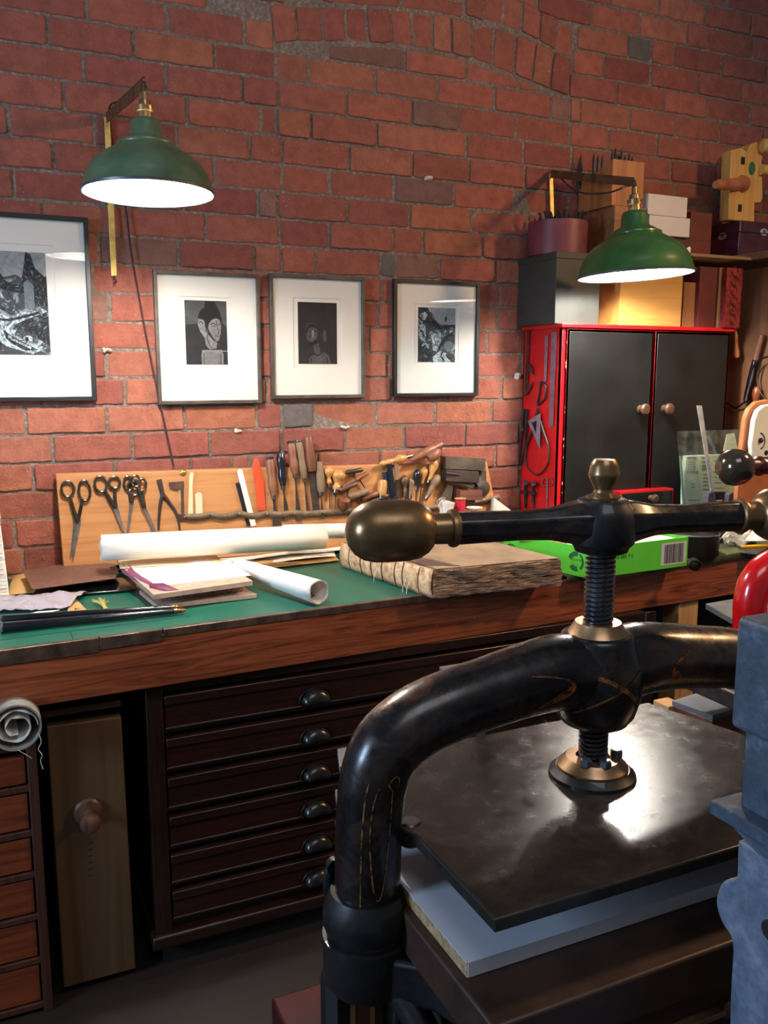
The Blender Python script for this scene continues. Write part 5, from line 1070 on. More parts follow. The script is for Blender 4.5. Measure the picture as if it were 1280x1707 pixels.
# small things behind the press handle near the wall
tr = MB(); a = W(700,880,-.16); b_ = W(812,872,-.16); tr.box((a.x,-.20,T0),(b_.x,-.075,T0+.055)); tag(tr.build('sewing_tray', m_obx, None, bevel=.002), 'low brown wooden tray behind the press handle at the foot of the tool board', 'tray'); TT = T0+.0555
sp_ = W(767,850,-.14); st_ = thing('thread_spool', (sp_.x,-.14,TT), 'spool of bright pink-red thread in front of the tool board', 'spool'); zs_ = W(767,830,-.14).z; hs = zs_-TT; c = Vector((sp_.x,-.14,TT))
q = MB(); q.lathe(c,(0,0,1),[(.004,.014),(.008,.019),(hs-.010,.019),(hs-.006,.014)],24); q.build('thread', mt('pink_red_thread',(212,34,72),(186,24,60),60,.6,bmp=.3,bsc=300), st_)
q = MB(); q.lathe(c,(0,0,1),[(0,.019),(.004,.019)],24); q.lathe(c+Vector((0,0,hs-.005)),(0,0,1),[(0,.020),(.004,.021)],24); q.build('spool_ends', m_pale, st_)
cu = W(738,850,-.15); q = MB(); hz = W(738,836,-.15).z-TT; c = Vector((cu.x,-.15,TT)); q.lathe(c,(.12,-.1,1),[(0,.018),(hz,.025),(hz,.023),(.003,.016)],28); tag(q.build('white_cup', mt('white_plastic',(0,0,0))), 'small white cup left of the pink thread spool', 'cup')
q = MB()
for i in range(5): a = c+Vector((.0,-.01,hz)); q.tube(bez([a, a+Vector((R.uniform(-.02,.0),-.004,R.uniform(.006,.02))), a+Vector((R.uniform(-.035,-.01),-.008,R.uniform(-.01,.01))), a+Vector((R.uniform(-.03,-.01),-.01,-.03))],4), .0007, 5)
o = tag(q.build('loose_threads', m_white), 'tangle of white threads hanging over the small white cup', 'threads'); o['kind'] = 'stuff'
c = W(793,848,-.14); q = MB(); q.lathe(Vector((c.x,-.13,TT)),(0,0,1),[(0,.012),(c.z-TT-.006,.012),(c.z-TT,.028),(c.z-TT+.004,.03),(c.z-TT+.001,.026)],24); tag(q.build('white_dish', mt('white_plastic',(0,0,0))), 'small white dish right of the pink thread spool', 'dish')
q = MB(); a,b_,c_ = W(817,856,-.1),W(858,856,-.1),W(824,830,-.1); dz = Vector((0,0,0)); a2 = Vector((a.x,-.1,T0)); b2 = Vector((b_.x+.02,-.1,T0)); q.add([a2,b2,b_,c_,a2+Vector((0,.05,0)),b2+Vector((0,.05,0)),c_+Vector((0,.03,-.01))],[(0,1,2,3),(3,2,5,6),(0,3,6,4)]); tag(q.build('folded_card', m_white, None, solid=.001), 'white folded card standing at the right foot of the tool board', 'card')
q = MB(); a, b_ = W(835,893,-.30), W(850,893,-.30); q.box((W(790,0,-.3).x,-.42,T0),(W(900,0,-.3).x,-.30,T0+.012)); tag(q.build('red_brown_folder', mt('red_brown_card',(120,52,36),(92,40,28),10,.6)), 'red-brown folder lying behind the old book and the green carton', 'folder')
# ---------------------------------------------------------------- glass panes, packet and steel square in front of the cabinet
gp = W(1178,840,-.40); YG = -.36
def gpan(pts, y, th=.003): 
    P = [W(x,yy,y) for x,yy in pts]; q = MB(); q.prism(P,(0,th,0)); return q
m_pane, t, b = nt('dusty_glass'); tr_ = N(t,'ShaderNodeBsdfTransparent'); tr_.inputs[0].default_value = (.80,.88,.84,1); gl = N(t,'ShaderNodeBsdfGlossy', Roughness=.05); fr = N(t,'ShaderNodeFresnel', IOR=1.5); ge = N(t, 'ShaderNodeNewGeometry'); mr = N(t, 'ShaderNodeMapRange'); mr.inputs[3].default_value = 1.5; mr.inputs[4].default_value = 1/1.5; t.links.new(ge.outputs['Backfacing'], mr.inputs[0]); t.links.new(mr.outputs[0], fr.inputs['IOR']); mx = N(t,'ShaderNodeMixShader'); df = N(t,'ShaderNodeBsdfDiffuse'); df.inputs[0].default_value = (.6,.66,.62,1); m2 = N(t,'ShaderNodeMixShader')
t.links.new(fr.outputs[0], mx.inputs[0]); t.links.new(tr_.outputs[0], mx.inputs[1]); t.links.new(gl.outputs[0], mx.inputs[2]); t.links.new(ramp(t, noise(t, coords(t), 14, 5, .6), [(.42,(.02,)*3),(.75,(.22,)*3)]), m2.inputs[0]); t.links.new(mx.outputs[0], m2.inputs[1]); t.links.new(df.outputs[0], m2.inputs[2]); t.links.new(m2.outputs[0], t.nodes['Material Output'].inputs[0])
q = gpan([(1129,719),(1231,716),(1234,900),(1143,905)], -.40); tag(q.build('glass_sheet', m_pane, None, smooth=0), 'front pane of dusty glass leaning before the red cabinet', 'glass')
m_ge, t, b = nt('green_glass_edge'); b.inputs['Base Color'].default_value = lin((120,150,132)); b.inputs['Roughness'].default_value = .3
q = gpan([(1133,760),(1136,760),(1147,905),(1143,905)], -.375, .004); tag(q.build('glass_sheet', m_ge, None, smooth=0), 'greenish edge of a second glass sheet behind the front pane', 'glass')
m_pk = mt('packet_print', (214,216,196), (196,200,180), 6, .75)
pk = thing('printed_packet', W(1185,890,-.35), 'pale printed paper packet standing behind the glass pane', 'packet')
q = gpan([(1144,760),(1228,757),(1226,900),(1139,902),(1141,790)], -.36, .02); q.build('packet', m_pk, pk, bevel=.002)
q = MB(); 
def pline(x0,x1,y,h_=2.0): P = [W(x0,y,-.3612),W(x1,y,-.3612),W(x1,y+h_,-.3612),W(x0,y+h_,-.3612)]; q.add(P,[(0,1,2,3)])
for i,(y,h_) in enumerate(((762,3.5),(769,2),(773,2),(777,2),(781,2),(786,1.5))): pline(1147,1160-i%3,y,h_)
for x in (1147,1152,1157,1162): 
    P = [W(x+2*math.cos(k),787+3*math.sin(k),-.3612) for k in [2*PI*j/10 for j in range(10)]]; q.add(P,[tuple(range(10))])
for y in (762,769,775,779,782): pline(1170,1182,y,2.6)
for y in (790,796,802,808,815,822,828,834): pline(1172,1180+(y%3),y,2.4)
pline(1152,1158,806,1.8); pline(1152,1158,811,1.8); pline(1147,1166,833,1.5)
for i in range(7): pline(1190,1200+(i*5)%9,768+i*9,1.6)
q.build('printed_text', mt('grey_print',(120,126,116),(100,106,98),20,.8), pk, smooth=0)
q = gpan([(1212,724),(1224,722),(1230,748),(1206,752)], -.33, .004); tag(q.build('cream_packet_flap', m_pk, None, smooth=0), 'tilted cream packet seen through the top right of the glass', 'packet')
q = gpan([(1178,727),(1182,726),(1196,757),(1192,758)], -.345, .003); tag(q.build('blue_strip', mt('blue_grey_strip',(80,104,134),(64,88,118),10,.5), None, smooth=0), 'blue-grey strip slanting behind the glass pane', 'strip')
q = gpan([(1162,676),(1170,676),(1192,838),(1194,900),(1188,900),(1186,822)], -.44, .004); tag(q.build('steel_straightedge', mt('pale_steel',(176,178,176),(140,142,142),20,.35,.1), None, smooth=0), 'bright steel straightedge leaning in front of the glass pane', 'straightedge')
vb = thing('bench_vice', W(1200,855,-.50), 'small grey iron clamp block at the foot of the straightedge, above the press handle', 'clamp'); m_vb = mt('purplish_iron',(98,94,108),(74,70,84),20,.45,.4)
q = MB(); q.prism([W(x,y,-.50) for x,y in ((1180,832),(1182,821),(1190,820),(1193,834),(1197,838),(1214,837),(1215,824),(1222,821),(1226,826),(1226,905),(1180,905))],(0,.03,0)); q.build('jaw_block', m_vb, vb, bevel=.002)
q = MB(); q.prism([W(x,y,-.48) for x,y in ((1191,820),(1210,820),(1211,832),(1193,834))],(0,.02,0)); q.build('dark_slide', m_dark, vb, bevel=.001)
# ================================================================ tools hung on the brown partition
def PS(px, py, off=.006): return X(px, py, PX-off)
def ptool(name, lab, cat, pa, pb, prof, rad, mat, blade=None, mb=None, off=.02):
    a, b_ = PS(*pa,off), PS(*pb,off); t_ = thing(name, b_, lab, cat); q = MB(); ax = b_-a; L = ax.length; q.lathe(a, ax, [(L*i/(len(prof)-1), rad*v) for i, v in enumerate(prof)], 16); q.build('handle', mat, t_)
    if blade: q = MB(); q.tube([b_, PS(*blade,off)], [.006,.003], 8, flat=.4, up=(-1,0,0)); q.build('blade', mb or m_steel, t_)
    return t_
m_orh = mt('orange_turned_handle', (190,116,58), (154,88,42), 14, .35, coat=.3)
t_ = ptool('hanging_handle','orange-brown turned handle hanging upside down under the tooled red book','tool',(1226,552),(1228,597),[.35,.6,.7,.62,.6,.75,.95,1,.8],.013,m_orh,off=.05)  # a turned wooden handle, hung upside down
q = MB(); q.tube([PS(1226,540,.05),PS(1226,553,.05)],.003,8); q.build('hook', m_steel, t_)
t_ = ptool('long_knife','long knife with a ringed brown handle and dark leather sheath on the partition','knife',(1270,558),(1259,600),[.85,1,.9,1,1,1,.95],.012,m_hred,off=.03)
q = MB(); q.tube(bez([PS(1259,600,.03),PS(1252,625,.03),PS(1243,668,.03)],5), .014, 10, flat=.3, up=(-1,0,0)); q.build('sheath', m_black, t_)
q = MB(); q.tube([PS(1245,668,.03),PS(1240,720,.03),PS(1236,760,.03)], [.005,.005,.004], 8); q.build('shaft', m_darkm, t_)
q = MB(); q.tube(bez([PS(1257,602,.045),PS(1254,625,.045),PS(1246,655,.045),PS(1243,668,.045)],5), .004, 8); q.build('steel_rib', m_steel, t_)
q = MB(); q.tube(bez([PS(1212,672,.02),PS(1225,680,.02),PS(1236,674,.03),PS(1246,662,.04),PS(1252,620,.05),PS(1266,600,.05),PS(1290,592,.05)],6), .004, 8); tag(q.build('hanging_flex', m_black), 'black cord looped over the long knife on the partition', 'cord')
q = MB(); q.tube(bez([PS(1268,606,.03),PS(1262,630,.03),PS(1268,655,.03),PS(1285,672,.03)],6), .003, 8); tag(q.build('wire_loop', m_darkm), 'thin dark wire loop hanging right of the long knife', 'wire')
ptool('turned_handle','dark reddish turned handle behind the cream machine plate','tool',(1262,645),(1258,690),[.6,.95,1,.8,.55,.5,.7,.6],.017,m_orh.copy() if False else mt('amber_dark_handle',(146,78,44),(112,58,34),14,.3,coat=.4),off=.03)
ptool('file_handle','pale orange pointed file handle low beside the sheath','tool',(1247,680),(1254,708),[.3,.6,.8,.95,1,.8],.016,m_orh,(1250,760),m_darkm,off=.04)
q = MB(); q.prism([PS(1236,715,.01),PS(1252,722,.01),PS(1258,740,.01),PS(1244,760,.01),PS(1234,755,.01)],(-.004,0,0)); tag(q.build('cloth_scrap', mt('brown_grey_scrap',(112,96,80),(84,72,62),20,.8), None, smooth=0), 'grey-brown cloth scrap pinned low on the partition', 'scrap')
# ================================================================ cream enamelled plate of a cutter, on a wooden back
cp = thing('cutter_plate', W(1260,840,-.7), 'cream enamelled machine plate with a curved slot on an orange wooden back', 'machine')
def CPp(px,py,y=-.70): return W(px,py,y)
ol = [(1240,800),(1252,700),(1258,684),(1270,672),(1290,668),(1330,670),(1330,862),(1237,862)]
q = MB(); q.prism([CPp(x-9,y-2,-.675) for x,y in ol],(0,.02,0)); q.build('wooden_back', mt('orange_wood_back',(180,110,66),(148,86,50),12,.5), cp, bevel=.003)
q = MB(); q.prism([CPp(x,y) for x,y in ((1255,764),(1253,740),(1258,700),(1264,684),(1274,676),(1295,672),(1330,674),(1330,768),(1258,768))],(0,.02,0)); q.build('enamel_plate', mt('cream_enamel',(232,234,218),(220,222,206),6,.3,coat=.3), cp, bevel=.004, seg=3)
q = MB(); q.tube([CPp(1267+7.5*math.cos(a),735+13*math.sin(a),-.7005) for a in [-1.5+3.0*k/12 for k in range(13)]], .003, 6, flat=.3, up=(0,-1,0)); q.build('curved_slot', m_grey, cp)
q = MB(); q.lathe(CPp(1267,734),(0,-1,0),[(0,.009),(.004,.009),(.005,.005),(.01,.005),(.012,.002)],14); q.build('screw', m_darkm, cp)
q = MB(); q.lathe(CPp(1277,755),(0,-1,0),[(0,.009),(.0006,.009)],16); q.build('hole', m_dark, cp, smooth=0)
# ================================================================ red nipping press at the right
m_redg = mt('glossy_red_paint', (214,16,22), (190,12,18), 7, .22, coat=.6)
rp = thing('red_nipping_press', (1.62,-1.35,.86), 'glossy red nipping press with a dark ball handle at the right edge', 'press')
YR = -1.55
pts = [W(x,y,YR) for x,y in ((1244,1180),(1246,1100),(1249,1050),(1251,1000),(1262,965),(1285,944),(1330,926),(1400,918))]
pts[0] = Vector((pts[1].x,YR,.90)); P = bez(pts, 6); s = depth(pts[3])/FPX
# bow stands upright in the plane of the wall
q = MB(); q.tube(P, [27*s]*len(P), 24); q.build('bow', m_redg, rp)
base_t = .90; xb = pts[1].x
q = MB(); q.box((xb-.06,YR-.16,.862),(xb+.55,YR+.16,.90)); q.build('bed', m_darkm, rp, bevel=.004)
# screw and handle of the red press
xs = W(1360,800,YR).x; q = MB(); q.lathe((xs,YR,.95),(0,0,1),[(0,.018),(.55,.018)],16); q.build('screw', m_darkm, rp)
hb = W(1228,779,YR); 
q = MB(); sB = depth(hb)/FPX; q.lathe(hb+Vector((-34*sB,0,0)),(1,0,0),[(0,.002),(3*sB,14*sB),(8*sB,22*sB),(16*sB,28.5*sB),(26*sB,31*sB),(38*sB,30*sB),(50*sB,25*sB),(60*sB,17*sB),(64*sB,14*sB)],40); q.build('ball', mt('dark_bronze_ball',(78,66,50),(58,48,38),10,.15,.3,coat=.6), rp)
q = MB(); q.lathe(hb+Vector((28*sB,0,0)),(1,0,0),[(0,14*sB),(14*sB,13*sB),(20*sB,17*sB),(24*sB,17*sB),(26*sB,15*sB),(max(.1,xs-hb.x),15*sB)],24); q.build('handle_bar', mt('maroon_bar',(82,20,26),(60,16,20),10,.35,coat=.3), rp)
q = MB(); q.lathe((xs,YR,hb.z-.04),(0,0,1),[(0,.035),(.08,.035)],20); q.build('hub', m_redg, rp)
# steel wires hanging behind the dark ball
q = MB(); q.tube(bez([W(1238,828,-1.2),W(1258,822,-1.2),W(1272,812,-1.2),W(1290,790,-1.2)],6),.004,8); q.tube(bez([W(1210,826,-1.2),W(1240,826,-1.2),W(1262,806,-1.2)],6),.004,8); 
# ---------------------------------------------------------------- grey cast column in the right foreground
m_cast, t, b = nt('blue_grey_cast'); v = coords(t); n_ = noise(t, v, 34, 6, .65); n2 = noise(t, v, 9, 4)
t.links.new(mix(t, ramp(t, n2, [(.56,(0,0,0)),(.68,(.75,)*3)]), ramp(t, n_, [(.3, lin((70,84,100))),(.5, lin((92,106,124))),(.75, lin((128,142,158)))]), lin((58,60,62))), b.inputs['Base Color']); b.inputs['Roughness'].default_value = .55; bump(t, b, n_, .5, .003)
m_castd, t, b = nt('dark_blue_grey_cast'); v = coords(t); n_ = noise(t, v, 42, 6, .65); t.links.new(ramp(t, n_, [(.3, lin((50,60,74))),(.55, lin((66,78,94))),(.78, lin((104,118,134)))]), b.inputs['Base Color']); b.inputs['Roughness'].default_value = .5; bump(t, b, n_, .5, .003)
MX = .66
gm = thing('iron_column', (.75,-2.32,.0), 'blue-grey cast iron machine column with a square head in the right foreground', 'machine')
a, b_ = X(1227,1026,MX), X(1220,1214,MX); yb = a.y; yf = -2.42
q = MB(); q.box((MX,yf,b_.z),(MX+.22,yb,a.z)); q.build('head_block', m_castd, gm, bevel=.007, seg=4)
nx = MX+.006; zl = X(1232,1342,nx).z; nb = X(1236,1300,nx).y
q = MB(); q.box((nx,yf+.006,zl-.001),(nx+.2,nb,b_.z+.006)); q.build('neck', m_castd, gm, bevel=.003)
l0, l1 = Z(1183,1333,zl), Z(1280,1390,zl); lx = (l0.x+l1.x)/2; zt2 = X(1184,1358,lx).z
q = MB(); q.box((lx,yf-.03,zt2),(MX+.26,l0.y,zl)); q.build('ledge', m_castd, gm, bevel=.002)
q = MB(); q.hexa([(lx+.032,yf-.02,zt2-.034),(MX+.25,yf-.02,zt2-.034),(MX+.25,l0.y-.034,zt2-.034),(lx+.032,l0.y-.034,zt2-.034)],[(lx+.008,yf-.02,zt2+.001),(MX+.25,yf-.02,zt2+.001),(MX+.25,l0.y-.008,zt2+.001),(lx+.008,l0.y-.008,zt2+.001)]); q.build('ledge_moulding', m_cast, gm, bevel=.003)
cxp = lx+.030
prof = [(1229,1400),(1228,1430),(1226,1464),(1212,1466),(1201,1474),(1194,1492),(1193,1508),(1198,1528),(1206,1545),(1216,1560),(1220,1585),(1217,1640),(1215,1707),(1214,1900)]
P = bez([X(x,y,cxp) for x,y in prof], 4); P[0].z = zt2-.03; P.append(Vector((cxp,P[-1].y-.002,.02)))
poly = P+[Vector((cxp,yf-.25,.02)),Vector((cxp,yf-.25,.55)),Vector((cxp,yf-.02,.75)),Vector((cxp,yf-.02,zt2-.03))]; q = MB(); q.prism(poly,(.07,0,0)); q.build('leg_casting', m_cast, gm, bevel=.003, seg=3)
c = X(1284,1552,cxp); q = MB(); q.lathe(c+Vector((.001,0,0)),(-1,0,0),[(0,.011),(.0014,.011),(.002,.009)],24); q.build('bolt_hole', m_dark, gm, smooth=0)
q = MB(); q.box((cxp-.01,yf-.30,0),(cxp+.24,-2.18,.022)); q.build('foot', m_cast, gm, bevel=.004)
# ================================================================ boards and boxes between the press and the bench, right side
YS = -1.08
m_gtop = mt('grey_worn_board', (104,102,102), (78,76,76), 14, .45, bmp=.05)
q = MB(); a = Z(1176,1012,.86); P = [Z(x,y,.86) for x,y in ((1176,1006),(1240,1042),(1330,1010),(1300,990),(1222,998))]; q.prism(P,(0,0,-.018)); tag(q.build('grey_board', m_gtop, None, bevel=.002), 'worn grey board with a rounded corner left of the red press', 'board')
q = MB(); P = [Z(x,y,.80) for x,y in ((1172,1052),(1240,1085),(1330,1060),(1290,1036),(1222,1042))]; q.prism(P,(0,0,-.02)); tag(q.build('grey_board', m_gtop, None, bevel=.002), 'lower grey board half hidden behind the press bow', 'board')
bxs = thing('brown_block', Z(1165,1200,.70), 'brown wooden box with a pale grey top behind the press, under its bow', 'box'); zt_ = .80
P = [Z(1188,1192,zt_),Z(1300,1160,zt_),Z(1240,1130,zt_),Z(1120,1168,zt_)]; q = MB(); q.prism([p-Vector((0,0,.012)) for p in P],(0,0,-.30)); q.build('box_body', wood('dark_red_brown',(112,60,42),(76,38,28),'x',30,.45,coat=.2), bxs, bevel=.002)
q = MB(); q.prism(P,(0,0,-.012)); q.build('grey_lid', mt('pale_grey_lid',(112,114,120),(92,94,100),10,.5), bxs, bevel=.001)
q = MB(); a = Z(1112,1172,.79); q.box((a.x-.015,a.y-.02,0),(a.x+.03,a.y+.03,.79)); tag(q.build('wooden_post', m_pale, None, bevel=.002), 'short pale wooden upright behind the press bow', 'post')
# rack behind the left post of the press holding short grey boards
ST = thing('board_rack', (.42,-1.66,0), 'dark rack behind the left post of the black press holding small grey board ends', 'rack')
YK = -1.66
for (px,py) in ((566,1279),(562,1350),(562,1403)):
    p = W(px,py,YK-.03); q = MB(); q.prism([(p.x,YK-.03,p.z-.009),(p.x+.09,YK-.03,p.z-.009),(p.x+.09,YK+.03,p.z-.009),(p.x+.02,YK+.03,p.z-.009)],(0,0,.010)); q.build('grey_board_end', m_gtop, ST, bevel=.001)
q = MB(); p = W(566,1279,YK-.03); q.box((p.x+.045,YK-.02,0),(p.x+.075,YK+.02,p.z-.008)); q.build('upright', m_dark, ST, bevel=.002)
p = W(744,1122,-1.66); gk = thing('grey_board_stand', (p.x+.06,-1.64,0), 'grey board whose pale corner shows above the left shoulder of the press bow', 'board')
q = MB(); q.prism([(p.x,-1.66,p.z-.010),(p.x+.14,-1.66,p.z-.010),(p.x+.14,-1.63,p.z-.010),(p.x+.003,-1.63,p.z-.010)],(0,0,.011)); q.build('board', m_gtop, gk, bevel=.001)
q = MB(); q.box((p.x+.08,-1.65,0),(p.x+.11,-1.62,p.z-.009)); q.build('post', m_dark, gk, bevel=.002)
# ================================================================ the big iron standing press in the foreground
YP = -1.885; SX = W(998,960,YP).x+.002; sP = depth((SX,YP,1.1))/FPX
m_iron2, t, b = nt('worn_black_iron'); v = coords(t); n_ = noise(t, v, 16, 6, .65, .6); n2 = noise(t, v, 60, 5, .6); n3 = noise(t, v, 8, 4, .6, 1)
cc = mix(t, ramp(t, n_, [(.50,(0,0,0)),(.68,(.8,)*3)]), lin((22,21,24)), lin((70,52,40)))
cc = mix(t, ramp(t, n3, [(.60,(0,0,0)),(.72,(.55,)*3)]), cc, lin((120,72,40)))
t.links.new(cc, b.inputs['Base Color']); t.links.new(ramp(t, n2, [(.3,(.20,)*3),(.7,(.42,)*3)]), b.inputs['Roughness']); b.inputs['Metallic'].default_value = .35; b.inputs['Coat Weight'].default_value = .35; b.inputs['Coat Roughness'].default_value = .18; bump(t, b, n2, .18, .002)
m_ironb = mt('black_cast_iron', (26,26,29), (16,16,18), 18, .36, .3, rough2=.55, bmp=.15, bsc=80, coat=.25)
m_plat, t, b = nt('worn_platen_steel'); v = coords(t); n_ = noise(t, v, 9, 7, .65, 1.2); n2 = noise(t, v, 34, 6, .7)
t.links.new(mix(t, ramp(t, n2, [(.5,(0,0,0)),(.7,(.6,)*3)]), ramp(t, n_, [(.3, lin((31,30,29))),(.52, lin((42,39,37))),(.7, lin((58,54,49)))]), lin((30,26,24))), b.inputs['Base Color']); t.links.new(ramp(t, n2, [(.3,(.15,)*3),(.7,(.32,)*3)]), b.inputs['Roughness']); b.inputs['Metallic'].default_value = .0; b.inputs['Specular IOR Level'].default_value = .4; bump(t, b, n2, .12, .001)
pr = thing('book_press', (SX,YP,0), 'large black iron standing press with brass ball handle in the foreground', 'press')
# ---- bow
lp = [(611,1560),(612,1490),(614,1400),(617,1345),(624,1295),(645,1245),(690,1205),(745,1178),(810,1155),(870,1135),(930,1120)]
rp_ = [47,48,49,49,50,52,52.5,53,53.5,56,60]
L = [W(x,y,YP) for x,y in lp]; L[0] = Vector((L[1].x-.002,YP,L[0].z))
def mir(p): return Vector((2*SX-p.x, p.y, p.z+.012*0))
xs_ = [SX-p.x for p in L]
Cn = Vector((SX,YP,W(1000,1118,YP).z)); 
full = L+[Cn]+[mir(p) for p in L[::-1]]
rad = [r*sP*(1.03) for r in rp_]; rr = rad+[60*sP]+rad[::-1]
P = bez(full, 6); q = MB(); q.tube(P, lerps_ if False else [0]*0 or [x for x in lerps(rr, len(P))], 36, up=(0,-1,0)); bow = q.build('bow', m_iron2, pr, smooth=60)
# painted gold lining on the bow
m_gold, t, b = nt('worn_gold_line'); v = coords(t); t.links.new(ramp(t, noise(t, v, 90, 4, .7), [(.40, lin((30,28,26))),(.55, lin((132,100,50))),(.75, lin((178,138,74)))]), b.inputs['Base Color']); b.inputs['Roughness'].default_value = .4; b.inputs['Metallic'].default_value = .3
m_copper, t, b = nt('worn_copper_patch'); v = coords(t); t.links.new(ramp(t, noise(t, v, 60, 5, .7), [(.42, lin((34,28,26))),(.56, lin((128,74,36))),(.75, lin((182,112,52)))]), b.inputs['Base Color']); b.inputs['Roughness'].default_value = .4; b.inputs['Metallic'].default_value = .3
RB = [x for x in lerps(rr, len(P))]
def surf(s, ang, off=.0006):                       # point on the bow: s along it (0..1), ang from its face towards its outer edge
    f = s*(len(P)-1); k = min(int(f), len(P)-2); p = P[k].lerp(P[k+1], f-k); t_ = (P[k+1]-P[k]).normalized(); n_ = Vector((0,-1,0)); out = t_.cross(n_)
    if out.z < 0 and abs(t_.x) > .3: out = -out
    r = RB[k]+(RB[k+1]-RB[k])*(f-k)+off; return p+n_*math.cos(ang)*r+out*math.sin(ang)*r
def line(q, pts, w_):
    S_ = [surf(s,a) for s,a in pts]; vs = []; n = len(S_)
    for i,(s,a) in enumerate(pts):
        t_ = S_[min(i+1,n-1)]-S_[max(i-1,0)]; f = s*(len(P)-1); k = min(int(round(f)), len(P)-1); nn = (S_[i]-P[k]); nn = nn-t_*(nn.dot(t_)/max(t_.length_squared,1e-9)); sd = t_.cross(nn).normalized()*(w_ if not isinstance(w_,list) else w_[i]); vs += [S_[i]+sd, S_[i]-sd]
    q.add(vs, [(2*i,2*i+1,2*i+3,2*i+2) for i in range(n-1)])
q = MB()
N_ = 60
line(q, [(.03+.36*k/N_, -.62) for k in range(N_+1)], .0009)
q.build('gold_lining', m_gold, bow, smooth=0)
q = MB(); line(q, [(.61+.3*k/N_, -.75) for k in range(N_+1)], .0009); q.build('gold_lining', m_gold, bow, smooth=0)
q = MB(); line(q, [(.13+.075*math.cos(PI+2*PI*k/40), .30*math.sin(2*PI*k/40)-.1) for k in range(41)], .0009); q.build('gold_lining', m_gold, bow, smooth=0)
q = MB(); tt = [k/24 for k in range(25)]
line(q, [(.40+.045*math.sin(PI*t_), -.50+1.0*t_) for t_ in tt], [ .001+.0055*math.sin(PI*min(1,t_*1.6)) if t_<.62 else .0012 for t_ in tt])
q.build('copper_scroll', m_copper, bow, smooth=0); q = MB()
line(q, [(.60-.03*math.sin(PI*t_), -.62+1.15*t_) for t_ in tt], [ .001+.0055*math.sin(PI*min(1,t_*1.4)) if t_<.7 else .002 for t_ in tt])
q.build('copper_scroll', m_copper, bow, smooth=0)
# ---- hub on the crown
zc = Cn.z; q = MB(); 
ztop = W(998,1050,YP).z
q.lathe((SX,YP,0),(0,0,1),[(zc-.075,.030),(zc-.072,.046),(zc-.06,.055),(zc-.035,.0625),(zc-.01,.0655),(zc+.015,.063),(zc+.032,.057),(ztop-.012,.052),(ztop-.006,.050),(ztop-.003,.046)],40); hub = q.build('hub', m_iron2, pr, smooth=60)
# gold crossing lines on the hub
q = MB()
def hubp(th, z_):  # th from the face
    pf = [(zc-.075,.030),(zc-.072,.046),(zc-.06,.055),(zc-.035,.0625),(zc-.01,.0655),(zc+.015,.063),(zc+.032,.057),(ztop-.012,.052)]
    for (a,ra),(b_,rb) in zip(pf,pf[1:]):
        if a <= z_ <= b_: r = ra+(rb-ra)*(z_-a)/(b_-a); break
    else: r = .06
    r += .0008; return Vector((SX+math.sin(th)*r, YP-math.cos(th)*r, z_))
def hline(f, w_, n=26):
    S_ = [hubp(*f(k/n)) for k in range(n+1)]; vs = []
    for i in range(n+1):
        t_ = (S_[min(i+1,n)]-S_[max(i-1,0)]).normalized(); nn = (S_[i]-Vector((SX,YP,S_[i].z))).normalized(); sd = t_.cross(nn)*w_; vs += [S_[i]+sd, S_[i]-sd]
    q.add(vs, [(2*i,2*i+1,2*i+3,2*i+2) for i in range(n)])
hline(lambda s: (-1.25+1.75*s, zc+.012-.05*s+.02*math.sin(s*PI)), .0032); q.build('copper_scroll', m_copper, hub, smooth=0); q = MB(); hline(lambda s: (-1.2+1.7*s, zc-.045+.06*s), .0014)
q.build('copper_scroll', m_copper, hub, smooth=0)
m_bras2 = mt('worn_brass_collar', (176,142,108), (132,104,78), 20, .3, .85, rough2=.42)
z0 = W(998,1066,YP).z; z1_ = W(998,1040,YP).z+.004
q = MB(); q.lathe((SX,YP,0),(0,0,1),[(z0-.004,.050),(z0,.050),(z0+.002,.047),(z1_-.004,.034),(z1_,.032),(z1_,.021)],40); q.build('collar', m_bras2, pr)
# ---- threaded screw (real helix)
zs0, zs1 = .985, W(998,905,YP).z+.006; r1, r2 = .0168, .0208; pitch = .0068
q = MB(); seg = 28; turns = int((zs1-zs0)/pitch); per = 4; vs = []; n = turns*seg
prof_ = [(0,r1),(.12,r1),(.3,r2),(.62,r2),(.85,r1)]
for i in range(n+1):
    th = 2*PI*i/seg; z_ = zs0+pitch*i/seg
    for f, r in prof_: vs.append((SX+math.cos(th)*r, YP+math.sin(th)*r, z_+pitch*f))
m = len(prof_); q.add(vs, [(i*m+k,(i+1)*m+k,(i+1)*m+k+1,i*m+k+1) for i in range(n) for k in range(m-1)])
q.lathe((SX,YP,zs0),(0,0,1),[(0,r1*.995),(zs1-zs0,r1*.995)],seg)
q.build('screw', mt('oiled_screw_steel',(128,128,132),(84,84,90),30,.25,.9), pr, smooth=45)
